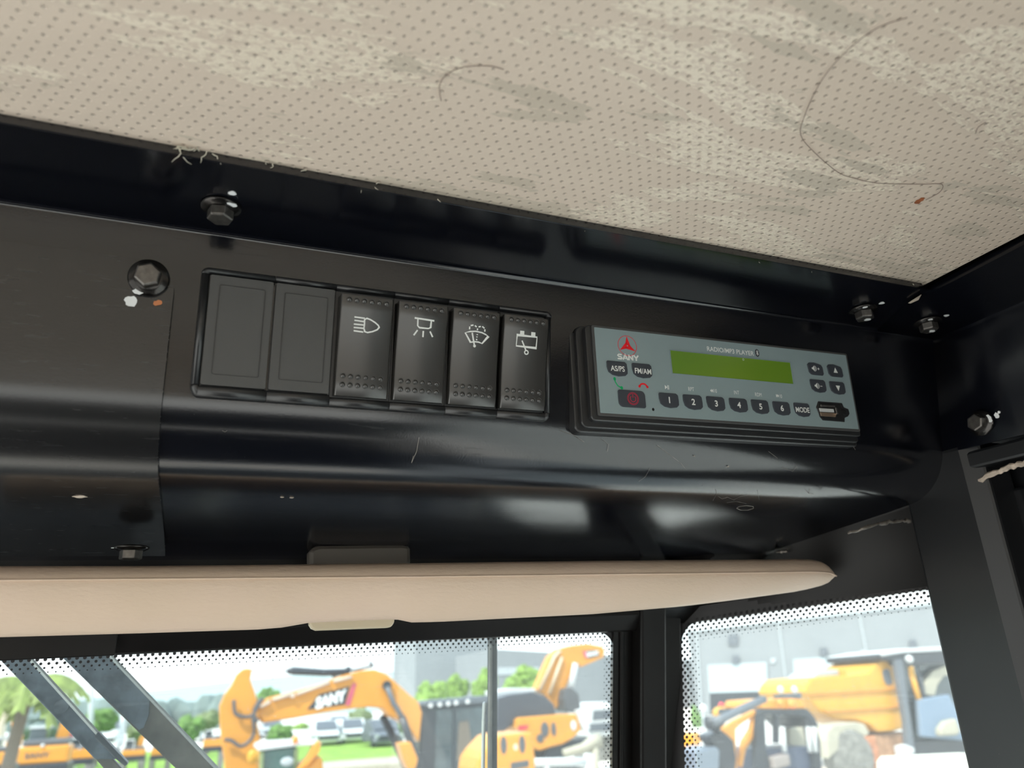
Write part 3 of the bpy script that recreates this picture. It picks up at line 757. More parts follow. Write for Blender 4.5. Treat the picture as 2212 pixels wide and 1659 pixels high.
# faceplate prints
pn = 0.00005
def print_on(name, mat, fn, label=None):
    g_ = G(); fn(g_); o_ = g_.build(name, mat, radio)
    if label: o_['label'] = label
def txt(g_, s, px, py, size, bold=0.0, spacing=1.0, sx=1.0):
    a, b = loc(px, py); v, f = text_geo(s, size, bold, spacing); g_.add([RL(a+x*sx, b+y, pn) for x, y in v], f)
def caption(g_):
    txt(g_, 'RADIO/MP3 PLAYER', 1578.5, 758.5, 0.0029, 0.012, 1.0, 0.97)
print_on('printed_caption', M['white'], caption, 'white RADIO/MP3 PLAYER lettering')
def sub(g_):
    for s, x, y in (('RPT', 1493, 840.5), ('INT', 1591, 848), ('RDM', 1638, 852.5), ('10', 1545.5, 844.5), ('10', 1686.5, 856)): txt(g_, s, x, y, 0.0024, 0.0, 1.0, 0.72)
    f_ = fnr(pn)
    a, b = loc(1440, 836.5)
    g_.add([f_(a-.0012, b+.0013), f_(a-.0012, b-.0013), f_(a+.0004, b)], [[0, 1, 2]])
    for q in (0.0007, 0.0014): stroke(g_, [(a+q, b-.0013), (a+q, b+.0013)], .0004, f_)
    a, b = loc(1537.5, 844)
    for q in (0, .0011): g_.add([f_(a+q, b+.0012), f_(a+q, b-.0012), f_(a+q-.0012, b)], [[0, 1, 2]])
    a, b = loc(1679, 855)
    for q in (0, .0011): g_.add([f_(a+q-.001, b+.0012), f_(a+q-.001, b-.0012), f_(a+q+.0003, b)], [[0, 1, 2]])
print_on('printed_captions', M['white'], sub, 'small white captions above the number buttons')
def brand(g_):
    # wide bold lettering built from strokes
    f_ = fnr(pn); a, b = loc(1356.5, 772); w1 = 0.0034; h1 = 0.0034; lw_ = 0.00095
    def L(k): return a - 2*w1 - 0.0003 + k*(w1 + 0.0002)
    x = L(0)
    stroke(g_, [(x+w1*.92, b+h1*.38), (x+w1*.3, b+h1*.40), (x+w1*.14, b+h1*.22), (x+w1*.3, b+h1*.02), (x+w1*.75, b-h1*.02), (x+w1*.88, b-h1*.2), (x+w1*.75, b-h1*.38), (x+w1*.06, b-h1*.38)], lw_*.85, f_)
    x = L(1); stroke(g_, [(x+w1*.02, b-h1*.5), (x+w1*.5, b+h1*.42), (x+w1*.98, b-h1*.5)], lw_, f_); stroke(g_, [(x+w1*.25, b-h1*.2), (x+w1*.75, b-h1*.2)], lw_*.7, f_)
    x = L(2); stroke(g_, [(x+w1*.14, b-h1*.5), (x+w1*.14, b+h1*.5)], lw_, f_); stroke(g_, [(x+w1*.16, b+h1*.42), (x+w1*.84, b-h1*.42)], lw_, f_); stroke(g_, [(x+w1*.86, b-h1*.5), (x+w1*.86, b+h1*.5)], lw_, f_)
    x = L(3); stroke(g_, [(x+w1*.05, b+h1*.5), (x+w1*.5, b-h1*.05), (x+w1*.95, b+h1*.5)], lw_, f_); stroke(g_, [(x+w1*.5, b-h1*.5), (x+w1*.5, b)], lw_, f_)
print_on('brand_lettering', M['white'], brand, 'wide white capital letters under the emblem')
def emblem(g_):
    f_ = fnr(pn); a, b = loc(1355, 747); R_ = 0.0061
    stroke(g_, [(a + R_*math.cos(q*.1745), b + R_*math.sin(q*.1745)) for q in range(36)], .0003, f_, True)
    for k in range(3):
        t0 = math.radians(90 + 120*k); d = Vector((math.cos(t0), math.sin(t0))); s_ = Vector((d.y, -d.x))
        pts = [d*R_*.97, d*R_*.22 - s_*R_*.20, d*R_*.02 + s_*R_*.06, d*(-R_*.22) + s_*R_*.42]
        g_.add([f_(a+p_.x, b+p_.y) for p_ in pts], [[0, 1, 2], [0, 2, 3]])
print_on('emblem', M['red'], emblem, 'red three pointed emblem in a circle')
def gph(g_):
    f_ = fnr(pn); a, b = loc(1335.5, 828.5)
    P_ = [(a-.0022, b+.0030), (a-.0018, b+.0008), (a-.0004, b-.0014), (a+.0024, b-.0026)]
    stroke(g_, P_, .0007, f_); 
    for (x, y) in ((P_[0][0]+.0001, P_[0][1]-.0004), (P_[-1][0]-.0004, P_[-1][1]+.0002)): g_.add([f_(x + .0009*math.cos(q*.628), y + .0011*math.sin(q*.628)) for q in range(10)], [list(range(10))])
print_on('phone_symbol', M['green'], gph, 'green receiver symbol')
def rph(g_):
    f_ = fnr(pn); a, b = loc(1389.5, 832)
    stroke(g_, arc(a, b-.0016, .0026, .0024, 160, 20, 10), .0010, f_)
    for sx in (-1, 1): g_.add([f_(a + sx*.0026 + .0008*math.cos(q*.628), b - .0009 + .0008*math.sin(q*.628)) for q in range(10)], [list(range(10))])
print_on('phone_symbol', M['red'], rph, 'red receiver symbol')
def bt(g_):
    a, b = loc(1635.5, 762.5); g_.prism([RL(a + .0016*math.cos(q*.2618), b + .0026*math.sin(q*.2618), 0) for q in range(24)], RN*0.00006)
print_on('wireless_badge', M['button'], bt)
def bt2(g_):
    f_ = fnr(.00009); a, b = loc(1635.5, 762.5)
    stroke(g_, [(a-.0008, b-.0009), (a+.0008, b+.0008), (a, b+.0017), (a, b-.0017), (a+.0008, b-.0008), (a-.0008, b+.0009)], .0003, f_)
print_on('wireless_symbol', M['white'], bt2)
def pin(g_):
    a, b = loc(1411, 884.5); g_.prism([RL(a + .0008*math.cos(q*.4), b + .0009*math.sin(q*.4), 0) for q in range(16)], RN*0.00008)
print_on('pin_hole', M['dark'], pin)
def sp_(g_):
    a, b = loc(1605, 777); 
    for (x, y, r_) in ((1605, 777, .0006),): stroke(g_, [(loc(x, y)[0] + r_*math.cos(q*.6283), loc(x, y)[1] + r_*math.sin(q*.6283)) for q in range(10)], .00015, fnr(.0003), True)
print_on('dust_mark', M['white'], sp_)
# usb port
up = [(1762.5, 880), (1767, 867), (1818, 871), (1822, 880), (1832, 884), (1834.5, 894), (1831, 900), (1824, 903), (1824, 912), (1777, 908), (1770, 900), (1768, 893)]
ub = G().prism([RL(*loc(x, y), -0.0002) for x, y in up], RN*0.0006).build('usb_port', M['plastic'], radio, bevel=0.0002); ub['label'] = 'black open cover with steel socket'
ui = [(1767, 882), (1769, 870), (1813, 873), (1817, 884), (1820, 898), (1819, 908), (1779, 905), (1772, 898)]
G().prism([RL(*loc(x, y), 0.0004) for x, y in ui], RN*0.0001).build('port_recess', M['dark'], ub)
def uq(pts, n0, n1, mat, name): G().prism([RL(*loc(x, y), n0) for x, y in pts], RN*(n1-n0)).build(name, mat, ub, bevel=0.0001)
uq([(1768.5, 875.5), (1799, 877.5), (1799.5, 881), (1768.5, 879)], 0.0004, 0.0018, M['metal'], 'socket_shell')
uq([(1767.5, 882.5), (1798, 884.5), (1799, 891.5), (1769.5, 890)], 0.0004, 0.0012, M['offwhite'], 'socket_tongue')
uq([(1770, 891), (1784, 892), (1799, 893), (1805, 895.5), (1803, 901.5), (1772, 899)], 0.0004, 0.0008, simple('worn_brass', (0.5, 0.36, 0.26), 0.4, metal=0.8), 'socket_base')
uq([(1800, 882), (1804, 883), (1807, 896), (1803, 896)], 0.0004, 0.0018, M['metal'], 'socket_side')
uq([(1818, 884), (1826, 888), (1825, 897), (1817, 894)], 0.0004, 0.0009, M['dark'], 'tether_hole')

# ------------------------------------------------------------------ right wall, side flange
g = G()
wr = 0.468
def wl(px, py): return hx(px, py, wr)
rows = [[Vector((0.3905, y, 0.1945)), Vector((0.3905, y, 0.190)), Vector((wr-0.003, y, 0.190)), Vector((wr-0.0008, y, 0.1893)), Vector((wr, y, 0.187)), Vector((wr, y, 0.107 + (0.3466-y)*-0.0 if y < 0.34 else 0.1065))] for y in (0.3315, 0.29, 0.1, -1.05)]
# the front end of the flange is cut on a slant
rows[0][0].x = 0.413; rows[0][1].x = 0.413; rows[1][0].x = 0.397; rows[1][1].x = 0.397
rows[0][5].y = 0.3500; rows[0][5].z = 0.1085; rows[0][4].y = 0.337
g.loft(rows, False, False)
M['black_low'] = simple('dark_wall_paint', (0.0028, 0.0034, 0.006), 0.25, spec=0.35)
o = g.build('wall_right', M['black_low'], None, smooth=True, solid=-0.0015); o.data.set_sharp_from_angle(angle=math.radians(40)); tag(o, kind='structure')
# door header, recessed, under the wall panel
g = G(); g.box((0.4890, -0.32, 0.100), (0.038, 1.405, 0.012)); g.box((0.515, -0.34, 0.13), (0.02, 1.40, 0.15))
tag(g.build('trim_1', M['black_matte'], None, bevel=0.002), kind='structure')
# weld / chipped primer bead along the header
g = G(); pts = []
for k in range(26):
    t_ = k / 25; p = hx(2098 + (2240-2098)*t_, 1046 - 52*t_ - (6*math.sin(t_*3.1)), 0.4725); pts.append(p + Vector((0, 0, random.uniform(-.0008, .0008))))
g.tube(pts, [0.0012 + 0.0011*random.random() for _ in pts], 7); 
tag(g.build('weld_bead', M['primer'], None, base=pts[0]), 'chipped pinkish weld bead along the door header at the right edge', 'weld bead')
g = G(); pts = [hx(2088, 1040, .4715), hx(2094, 1048, .4715), hx(2104, 1052, .4715), hx(2112, 1047, .4715)]
g.tube(pts, [.0012, .002, .0017, .001], 6)
tag(g.build('sealant_blob', M['primer'], None, base=pts[0]), 'lump of pale sealant at the top of the right pillar', 'sealant')
# bright paint chip in the flange corner
g = G(); pts = [hz(x, y, 0.1898) for x, y in ((1962, 654), (1990, 636), (1984, 647), (1966, 655))]
g.prism(pts, (0, 0, -0.0003)); tag(g.build('paint_chip', M['primer'], None, base=pts[0]), 'bright chipped paint sliver on the flange seam at the headliner corner', 'paint chip')
# right pillar
g = G()
yA, yB = 0.3835, 0.3345
P = [(wr, yB), (wr, yA), (wr + 0.03, yA + 0.006), (wr + 0.03, yB - 0.012), (wr + 0.006, yB - 0.012)]
g.prism([Vector((x, y, -0.9)) for x, y in P], (0, 0, 1.012))
tag(g.build('trim_2', M['black_matte'], None, bevel=0.0018), kind='structure')
g = G(); P = [(wr + 0.0005, yB - 0.0005), (wr + 0.012, yB - 0.0085), (wr + 0.024, yB - 0.0085), (wr + 0.024, yB + 0.01)]
g.prism([Vector((x, y, -0.9)) for x, y in P], (0, 0, 0.985))
tag(g.build('trim_3', M['frame'], None, bevel=0.001), kind='structure')
# door on the right: black frame, dark lined panel, window lower down
g = G(); g.box((0.505, -0.36, 0.02), (0.02, 1.36, 0.12)); g.box((0.505, 0.30, -0.35), (0.02, 0.05, 0.86)); g.box((0.505, -0.36, -1.2), (0.02, 1.36, 0.3)); g.box((0.505, -1.0, -0.35), (0.02, 0.06, 0.86))
dr = g.build('door_1', M['black_matte'], None, bevel=0.002); tag(dr, kind='structure')
g = G(); g.box((0.507, -0.35, -0.35), (0.004, 1.26, 0.66)); tag(g.build('window_3', M['glass'], None), kind='structure')

# ------------------------------------------------------------------ windshield and side glass
SL = 0.20; YW = 0.55
def WP(px, py, off=0.0):                           # pixel on the slanted windshield plane y + 0.2 z = YW
    return hit(px, py, np.array([0, 1.0, SL]), YW + off)
SA = Vector((0.372, 0.552, 0)); SB = Vector((0.512, 0.379, 0)); sd = (SB - SA).normalized(); sn = np.array([-sd.y, sd.x, 0.0]); sn = nrm(sn); SD = float(sn @ np.array(SA))
def SP(px, py, off=0.0): return hit(px, py, sn, SD + off)
zt = (WP(0, 1420).z + WP(1290, 1370).z) / 2
xw = WP(1325, 1480).x
# header panel between console underside and glass
g = G()
yh = 0.536
sec = [(yh - 0.012, ZU + 0.004), (yh - 0.012, ZU - 0.022), (yh - 0.004, ZU - 0.027), (yh - 0.004, zt + 0.012), (yh + 0.004, zt + 0.0), (yh + 0.012, zt - 0.0005), (yh + 0.03, ZU + .005)]
g.loft([[Vector((x, y, z)) for y, z in sec] for x in (-0.95, -0.2, 0.2, 0.345)])
hd = g.build('trim_4', M['frame'], None, bevel=0.001); tag(hd, kind='structure')
# seam step in the header at the left
g = G(); ps = hy(252, 1390, yh - 0.0055); g.box((ps.x - 0.35, yh - 0.0048, ps.z + 0.004), (0.7, 0.0018, 0.022)); tag(g.build('trim_5', M['frame'], None, bevel=0.0006), kind='structure')
# corner header over the side glass
g = G()
a0 = Vector((0.4690, 0.386, 0)); a1 = Vector((0.5900, 0.80, 0)); b0 = Vector((0.5, 0.386, 0)); b1 = Vector((0.541, 0.79, 0))
zs0 = SP(2005, 1268).z; zs1 = SP(1490, 1345).z
def hsec(a, b, zz):
    d = (b - a)
    return [a + Vector((0, 0, ZU + 0.01)), a + Vector((0, 0, ZU - 0.012)), a + Vector((0.004, 0, ZU - 0.016)), a * .45 + b * .55 + Vector((0, 0, zz + 0.014)), b + Vector((0, 0, zz)), b + Vector((0.02, 0, zz)), b + Vector((0.05, 0, ZU + 0.01))]
a1 = Vector((0.541, 0.63, 0))
def cedge(y): return Vector((right_edge(y), y, yund(y) + 0.003))
def csec(ya, b, zz):
    a = cedge(ya)
    return [a + Vector((0, 0, .02)), a, a + Vector((0.003, 0, -0.004)), a.lerp(b + Vector((0, 0, zz)), .55) + Vector((0, 0, .001)), b + Vector((0, 0, zz)), b + Vector((0.016, 0.012, zz)), b + Vector((0.04, 0.03, 0.10))]
def PB(t_): p = SB.lerp(SA, t_); return Vector((p.x, p.y, 0))
def zb(t_): return zs0 + (zs1 - zs0) * max(0, (t_ - .06) / .90)
_c = csec(0.495, PB(0.98), zb(.98))
_L = [csec(0.384 + (0.495-0.384)*k/16, PB(.98*k/16), zb(.98*k/16)) for k in range(17)]
g.loft(_L + [[p + Vector((-.05, 0.003, 0)) for p in _c]])
o = g.build('trim_6', M['frame'], None, smooth=True); o.data.set_sharp_from_angle(angle=math.radians(60)); tag(o, kind='structure')
# weld beads under the console's right end
def bead(name, pxs, z, r_, label, mat='bright'):
    pts = []
    for x, y in pxs:
        zz = z
        for _ in range(12): zz = yund(min(.50, max(.386, hz(x, y, zz).y))) - 0.0005
        pts.append(hz(x, y, zz))
    g_ = G(); P_ = []
    for i in range(len(pts)-1):
        for k in range(4): P_.append(pts[i].lerp(pts[i+1], k/4) + Vector((0, 0, random.uniform(-r_, r_)*.4)))
    P_.append(pts[-1]); g_.tube(P_, [r_*random.uniform(.4, 1.1) for _ in P_], 6); tag(g_.build(name, M[mat], None, base=pts[0], smooth=True), label, 'weld bead')
bead('weld_bead', [(1832, 1153), (1860, 1143), (1890, 1134), (1920, 1128), (1950, 1125), (1966, 1126)], ZU - 0.001, 0.0017, 'glossy weld bead under the right end of the console beside the pillar', 'weldgrey')
bead('weld_bead', [(1650, 1207), (1668, 1199), (1684, 1192), (1700, 1190)], ZU - 0.001, 0.0018, 'small rough weld lump just above the right part of the visor', 'weldgrey')
# A pillar between the two panes
g = G()
def pil(z):
    y = YW - SL * z
    return y
def pillar_piece(x0, x1, dy0, dy1, name, mat, bev=0.001, skew=0.0):
    g_ = G(); R_ = []
    for z in (0.075, -0.6):
        y = pil(z); R_.append([Vector((x0, y + dy0, z)), Vector((x1, y + dy0, z)), Vector((x1 + skew, y + dy1, z)), Vector((x0 + skew, y + dy1, z))])
    g_.loft(R_); o_ = g_.build(name, mat, None, bevel=bev); tag(o_, kind='structure')
m0 = WP(1322, 1500).x; m1 = SP(1478, 1500).x
pillar_piece(m0 - 0.001, m1 - 0.001, -0.003, 0.012, 'trim_7', M['frame'], 0.001, 0.006)
def wx_(px, off): return WP(px, 1500, off).x
pillar_piece(wx_(1341, -.006), wx_(1349, -.006), -0.006, -0.002, 'trim_8', M['frame'])
pillar_piece(wx_(1386, -.018), wx_(1441, -.018), -0.018, -0.002, 'trim_9', M['frame'], 0.002)
# windshield pane
g = G(); g.prism([Vector((-0.95, YW - SL*0.03, 0.03)), Vector((m0 + 0.01, YW - SL*0.03, 0.03)), Vector((m0 + 0.01, YW + SL*0.6, -0.6)), Vector((-0.95, YW + SL*0.6, -0.6))], (0, 0.005, 0.001))
win1 = g.build('window_1', M['glass'], None); tag(win1, kind='structure')
dirS = sd; zS = 0.06
q0 = SA.copy(); q1 = SB.copy()
g = G(); nS = Vector((0.003, 0.0025, 0))
g.prism([q0 + Vector((0, 0, zS)), q1 + Vector((0, 0, zS)), q1 + Vector((0, 0, -0.6)), q0 + Vector((0, 0, -0.6))], nS)
win2 = g.build('window_2', M['glass'], None); tag(win2, kind='structure')

def sdf_rr(x, y, x0, x1, y0, y1, r):               # positive inside
    cx, cy = (x0+x1)/2, (y0+y1)/2; qx = abs(x-cx) - (x1-x0)/2 + r; qy = abs(y-cy) - (y1-y0)/2 + r
    return -(math.hypot(max(qx, 0), max(qy, 0)) + min(max(qx, qy), 0) - r)
def frit(parent, P3, x0, x1, y0, y1, r, pitch, depth, rad0, inset=0.0):
    g_ = G(); rowh = pitch * 0.58; 
    j0 = int((y0 - .01)/rowh); j1 = int((y1 + .01)/rowh) + 1
    # dots aligned on the top edge
    for j in range(0, int((y1-y0)/rowh) + 3):
        yy = y1 + rowh*0.6 - j*rowh
        i0 = int((x0 - .01)/pitch) - 1; i1 = int((x1 + .01)/pitch) + 2
        for i in range(i0, i1):
            xx = i*pitch + (pitch/2 if j % 2 else 0)
            d = sdf_rr(xx, yy, x0, x1, y0, y1, r)
            if d < -pitch*0.5 or d > depth: continue
            rr = rad0 * max(0.0, 1 - max(d, 0)/depth)**0.75 + 0.00012
            if rr < 0.00028: continue
            g_.add([P3(xx + rr*math.cos(q*math.pi/5), yy + rr*math.sin(q*math.pi/5)) for q in range(10)], [list(range(10))])
    # black border outside
    out_ = rrect(x0-.012, x1+.012, y0-.03, y1+.012, 0.002, 10); inn = rrect(x0, x1, y0, y1, r, 10)
    g_.loft([[P3(a, b) for a, b in out_], [P3(a, b) for a, b in inn]], True, False)
    o_ = g_.build('frit_band', M['frit'], parent); o_['label'] = 'black printed border fading into dots'; return o_
zt1 = zt
def PW(x, z): return Vector((x, YW - SL*z - 0.0006, z))
# corner radii follow the photo
x_r = (WP(1325, 1500).x)
frit(win1, PW, -0.90, x_r, -0.55, zt1, 0.016, 0.0043, 0.0105, 0.00105)
def PS(s_, z): p = Vector((SA.x, SA.y, 0)) + sd*s_; return Vector((p.x - 0.0006, p.y - 0.0005, z + 0.0))
def s_of(p): return (Vector((p.x, p.y, 0)) - Vector((SA.x, SA.y, 0))).dot(sd)
sL = s_of(SP(1472, 1480)); sR = 0.47
slope = (zs0 - zs1) / (s_of(SP(2005, 1268)) - s_of(SP(1490, 1345)))
zl = zs1 - slope * s_of(SP(1490, 1345))
_a = SP(1474, 1420); _b = SP(1480, 1655); kx = (s_of(_b) - s_of(_a)) / (_b.z - _a.z)
s0_ = s_of(_a) + kx * (zl - _a.z); ztop = zs1 + slope * (s0_ - s_of(SP(1490, 1345)))
def PS2(a, b): return PS(s0_ + a + kx*b, ztop + b + slope*a)
frit(win2, PS2, 0.0, 0.225, -0.55, 0.0, 0.016, 0.0047, 0.0165, 0.00130)

# ------------------------------------------------------------------ sun visor
vis = thing('sun_visor', (0.1, 0.43, 0.04), 'long padded beige sun visor folded up above the windshield', 'sun visor')
YV = 0.43
top = [(-60, 1221), (300, 1221), (900, 1215), (1300, 1210), (1600, 1207.5), (1700, 1207.0), (1745, 1206), (1770, 1207), (1785, 1209), (1797, 1213), (1806, 1220), (1812, 1229), (1815.5, 1240)]
seam_ = [(-60, 1254), (300, 1251), (900, 1246), (1300, 1241), (1600, 1237.5), (1700, 1236), (1745, 1235), (1780, 1235.5), (1800, 1237), (1812, 1241), (1815.5, 1243.5)]
bot = [(-60, 1378), (300, 1368), (600, 1358.5), (640, 1352), (680, 1345), (840, 1338), (875, 1338), (905, 1344), (960, 1343), (1300, 1326), (1500, 1309), (1600, 1297), (1700, 1284), (1745, 1278), (1770, 1273), (1785, 1269), (1797, 1265.5), (1806, 1261), (1812, 1255), (1815.5, 1247)]
def itp(L, px):
    for a, b in zip(L, L[1:]):
        if a[0] <= px <= b[0]: return a[1] + (b[1]-a[1])*(px-a[0])/(b[0]-a[0])
    return L[-1][1] if px > L[-1][0] else L[0][1]
xs = sorted(set(list(np.linspace(-60, 620, 14)) + list(np.linspace(625, 920, 40)) + list(np.linspace(940, 1700, 22)) + [1720, 1745, 1758, 1770, 1778, 1785, 1791, 1797, 1802, 1806, 1809, 1812, 1814, 1815.5]))
rings = []; seamline = []
for px in xs:
    zt_ = hy(px, itp(top, px), YV).z; zs_ = hy(px, itp(seam_, px), YV - 0.006).z; zb_ = hy(px, itp(bot, px), YV + 0.012).z
    x = hy(px, itp(seam_, px), YV - 0.006).x; e = min(1.0, max(0.12, (1815.5 - px)/60.0)); e = math.sqrt(e)
    th = 0.016 * e
    f_ = lambda dy, z: Vector((x, YV + dy*e, z))
    rings.append([f_(0.012, zt_ - .0005), f_(0.004, zt_), f_(-0.001, zt_ - (zt_-zs_)*.22), f_(-0.0045, zt_ - (zt_-zs_)*.65), f_(-0.006, zs_), f_(-0.0055, zs_ - (zs_-zb_)*.18), f_(-0.003, zs_ - (zs_-zb_)*.45), f_(0.002, zs_ - (zs_-zb_)*.72), f_(0.007, zs_ - (zs_-zb_)*.92), f_(0.012, zb_), f_(0.018, zb_ + .0015), f_(0.021, zb_ + .006 if zs_-zb_ > .01 else zb_+.001), f_(0.018, zt_ - (zt_-zs_)*.3)])
    seamline.append(f_(-0.0062, zs_))
g = G(); g.loft(rings)
vb = g.build('visor_pad', M['visor'], vis, smooth=True)
g = G(); g.tube(seamline, 0.00055, 6); g.build('seam_piping', M['visor'], vis, smooth=True)
pc = [hy(x, y, YV + 0.019) for x, y in ((668, 1338), (851, 1330), (853, 1343), (846, 1354), (838, 1356), (684, 1362), (674, 1358), (669, 1350))]
g = G(); g.prism(pc, (0, 0.008, 0)); cl = g.build('visor_clip', M['clip'], vis, bevel=0.001); cl['label'] = 'ivory plastic clip'
# reflection of the visor clip in the console underside, built as a solid
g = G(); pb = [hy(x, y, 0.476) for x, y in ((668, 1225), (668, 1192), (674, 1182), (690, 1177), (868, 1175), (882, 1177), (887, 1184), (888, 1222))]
g.prism(pb, (0, 0.016, 0)); tag(g.build('clip_reflection', simple('clip_reflection_tone', (0.10, 0.088, 0.075), 0.35), None, base=pb[0], bevel=0.003), 'solid shape standing in for the reflection of the visor clip above the beige visor', 'reflection stand-in')
# scratches / paint nicks on the console
def con_hit(px, py, e=0.0022):
    r = ray(px, py); k = r[2] / r[1]
    for a, b in zip(PR[8:], PR[9:]):
        fa, fb = a[1] - k*a[0], b[1] - k*b[0]
        if fa * fb <= 0 and fa != fb:
            t_ = fa / (fa - fb); y = a[0] + (b[0]-a[0])*t_; y *= 1 - e; return Vector((r[0]/r[1]*y, y, k*y))
    return hz(px, py, ZU)
def scratch(pxs, r_=0.00010, parent=None, name='scratch', mat='weldgrey', closed=False):
    P_ = [con_hit(x, y) for x, y in pxs]
    if closed: P_.append(P_[0])
    G().tube(P_, r_, 4).build(name, M[mat], parent or con)
scratch([(1591, 1098), (1597, 1094), (1612, 1092), (1627, 1094), (1628, 1098), (1616, 1102), (1600, 1102)], .00018, closed=True)
for L_ in ([(1552, 1072), (1560, 1078), (1572, 1074), (1585, 1080), (1600, 1072), (1616, 1070)], [(1570, 1086), (1590, 1083), (1612, 1088)], [(1740, 1058), (1747, 1066), (1758, 1068)], [(1747, 1066), (1749, 1056)],
           [(1420, 962), (1470, 1000), (1480, 1012)], [(1636, 1060), (1640, 1080)], [(1540, 1082), (1548, 1066), (1546, 1058)], [(1300, 948), (1315, 960), (1312, 975)], [(1210, 930), (1240, 940), (1262, 955)], [(1690, 1010), (1712, 1018), (1722, 1008)],
           [(905, 945), (900, 975), (889, 1000)], [(889, 1000), (893, 985)], [(1568, 1010), (1575, 1006)], [(1660, 975), (1680, 990)], [(480, 930), (486, 933), (491, 930)], [(1840, 960), (1848, 972)], [(1380, 1040), (1394, 1030), (1404, 1012)]):
    scratch(L_, .00008)
for x, y, w_ in ((609, 1074, .0010), (630, 1075, .0012), (1573, 1008, .0007), (1500, 985, .0006), (150, 786, .0009)):
    c_ = con_hit(x, y); G().sphere(c_, w_, 8, 5, .2, (1, .35, .35)).build('paint_nick', M['primer'], con)
c_ = con_hit(172, 1071, 0.016)
tag(G().sphere(c_, 1.0, 12, 6, 0.2, (.0034, .0016, .0010)).build('paint_chip', M['primer'], None, base=c_), 'pale paint chip low on the access cover', 'paint chip')

# ------------------------------------------------------------------ cab interior behind the camera (seen only in reflections)
g = G(); g.box((-0.23, -0.2, -1.5), (1.46, 1.72, 0.04)); tag(g.build('floor', M['floor'], None), kind='structure')
g = G(); g.box((-0.95, -1.02, -0.65), (0.05, 0.06, 1.7)); g.box((-0.95, -0.1, 0.13), (0.05, 1.8, 0.12)); g.box((-0.95, 0.9, -0.65), (0.06, 0.06, 1.7))
tag(g.build('wall_left', M['black_matte'], None), kind='structure')
g = G(); g.box((-0.22, -1.05, -0.85), (1.5, 0.04, 0.95)); g.box((0.45, -1.05, -0.65), (0.06, 0.05, 1.7))
tag(g.build('wall_rear', M['black_matte'], None), kind='structure')
g = G(); g.box((-0.22, -1.05, 0.083), (1.5, 0.05, 0.225)); tag(g.build('trim_11', M['headliner'], None), kind='structure')

g = G(); g.box((-0.1, 2.3, -1.0), (1.9, 2.6, 0.3)); tag(g.build('reflection_slab', M['slab_black'], None), kind='structure')  # added unseen slab ahead of the cab, darkens what the console underside reflects
# ------------------------------------------------------------------ outside the glass: linkage bars and wipers
def bar(name, L_, off, th, mat, label, cat, edge=True):
    """bar in a plane parallel to the windshield; L_ = (tl, bl, br, tr) px"""
    root = thing(name, WP(*L_[0], off), label, cat)
    P_ = [WP(x, y, off) for x, y in L_]
    G().prism(P_, (0, th, th*SL*0)).build('bar', mat, root, bevel=0.0008)
    if edge:
        a, b = P_[3], P_[2]; G().tube([a + Vector((0, -.001, 0)), b + Vector((0, -.001, 0))], 0.0015, 6).build('bright_edge', M['bright'], root)
    return root
r1 = bar('wiper_link', ((-20, 1405), (205, 1640), (262, 1640), (50, 1405)), 0.06, 0.006, M['steel'], 'nearer dark steel wiper linkage bar slanting across the left of the windshield', 'wiper link')
pts = [WP(x, y, 0.056) for x, y in ((211, 1581), (262, 1634), (277, 1650), (270, 1656), (250, 1640), (203, 1592))]
G().prism(pts, (0, 0.01, 0)).build('link_end', M['midgrey'], r1, bevel=0.001)
pts = [WP(x, y, 0.062) for x, y in ((200, 1632), (230, 1625), (330, 1730), (290, 1740))]
G().prism(pts, (0, 0.006, 0)).build('link_rod', M['steel2'], r1, bevel=0.001)
c = WP(133, 1526, 0.0595); G().cyl(c, c + Vector((0, -0.0012, 0)), 0.0045, n=20).build('rivet', M['steel'], r1)
r2 = bar('wiper_link', ((118, 1405), (400, 1680), (488, 1680), (228, 1405)), 0.075, 0.006, M['steel2'], 'wider steel wiper linkage bar to the right of the nearer one', 'wiper link')
pts = [WP(x, y, 0.073) for x, y in ((118, 1404), (228, 1404), (323, 1510), (321, 1545), (310, 1572), (300, 1577))]
G().prism(pts, (0, 0.002, 0)).build('reflection_edge_plate', M['steel'], r2)  # bluish overlay; the brown-grey bar below it carries a painted reflection
wi = thing('wiper', WP(1068, 1500, 0.04), 'upright black windshield wiper blade with a pale metal arm beside it', 'wiper')
P_ = [WP(x, y, 0.03) for x, y in ((1062, 1360), (1062, 1700), (1076, 1700), (1076, 1360))]
G().prism(P_, (0, 0.012, 0)).build('blade', M['rubber'], wi, bevel=0.002)
P_ = [WP(x, y, 0.026) for x, y in ((1060, 1392), (1057, 1700), (1063.5, 1700), (1064.5, 1392))]
G().prism(P_, (0, 0.006, 0)).build('blade_spine', M['steel2'], wi, bevel=0.001)
P_ = [WP(x, y, 0.034) for x, y in ((1046, 1519), (1050, 1515), (1053.5, 1520), (1050, 1540), (1048, 1700), (1042, 1700), (1044, 1560))]
G().prism(P_, (0, 0.005, 0)).build('wiper_arm', M['bright'], wi, bevel=0.001)


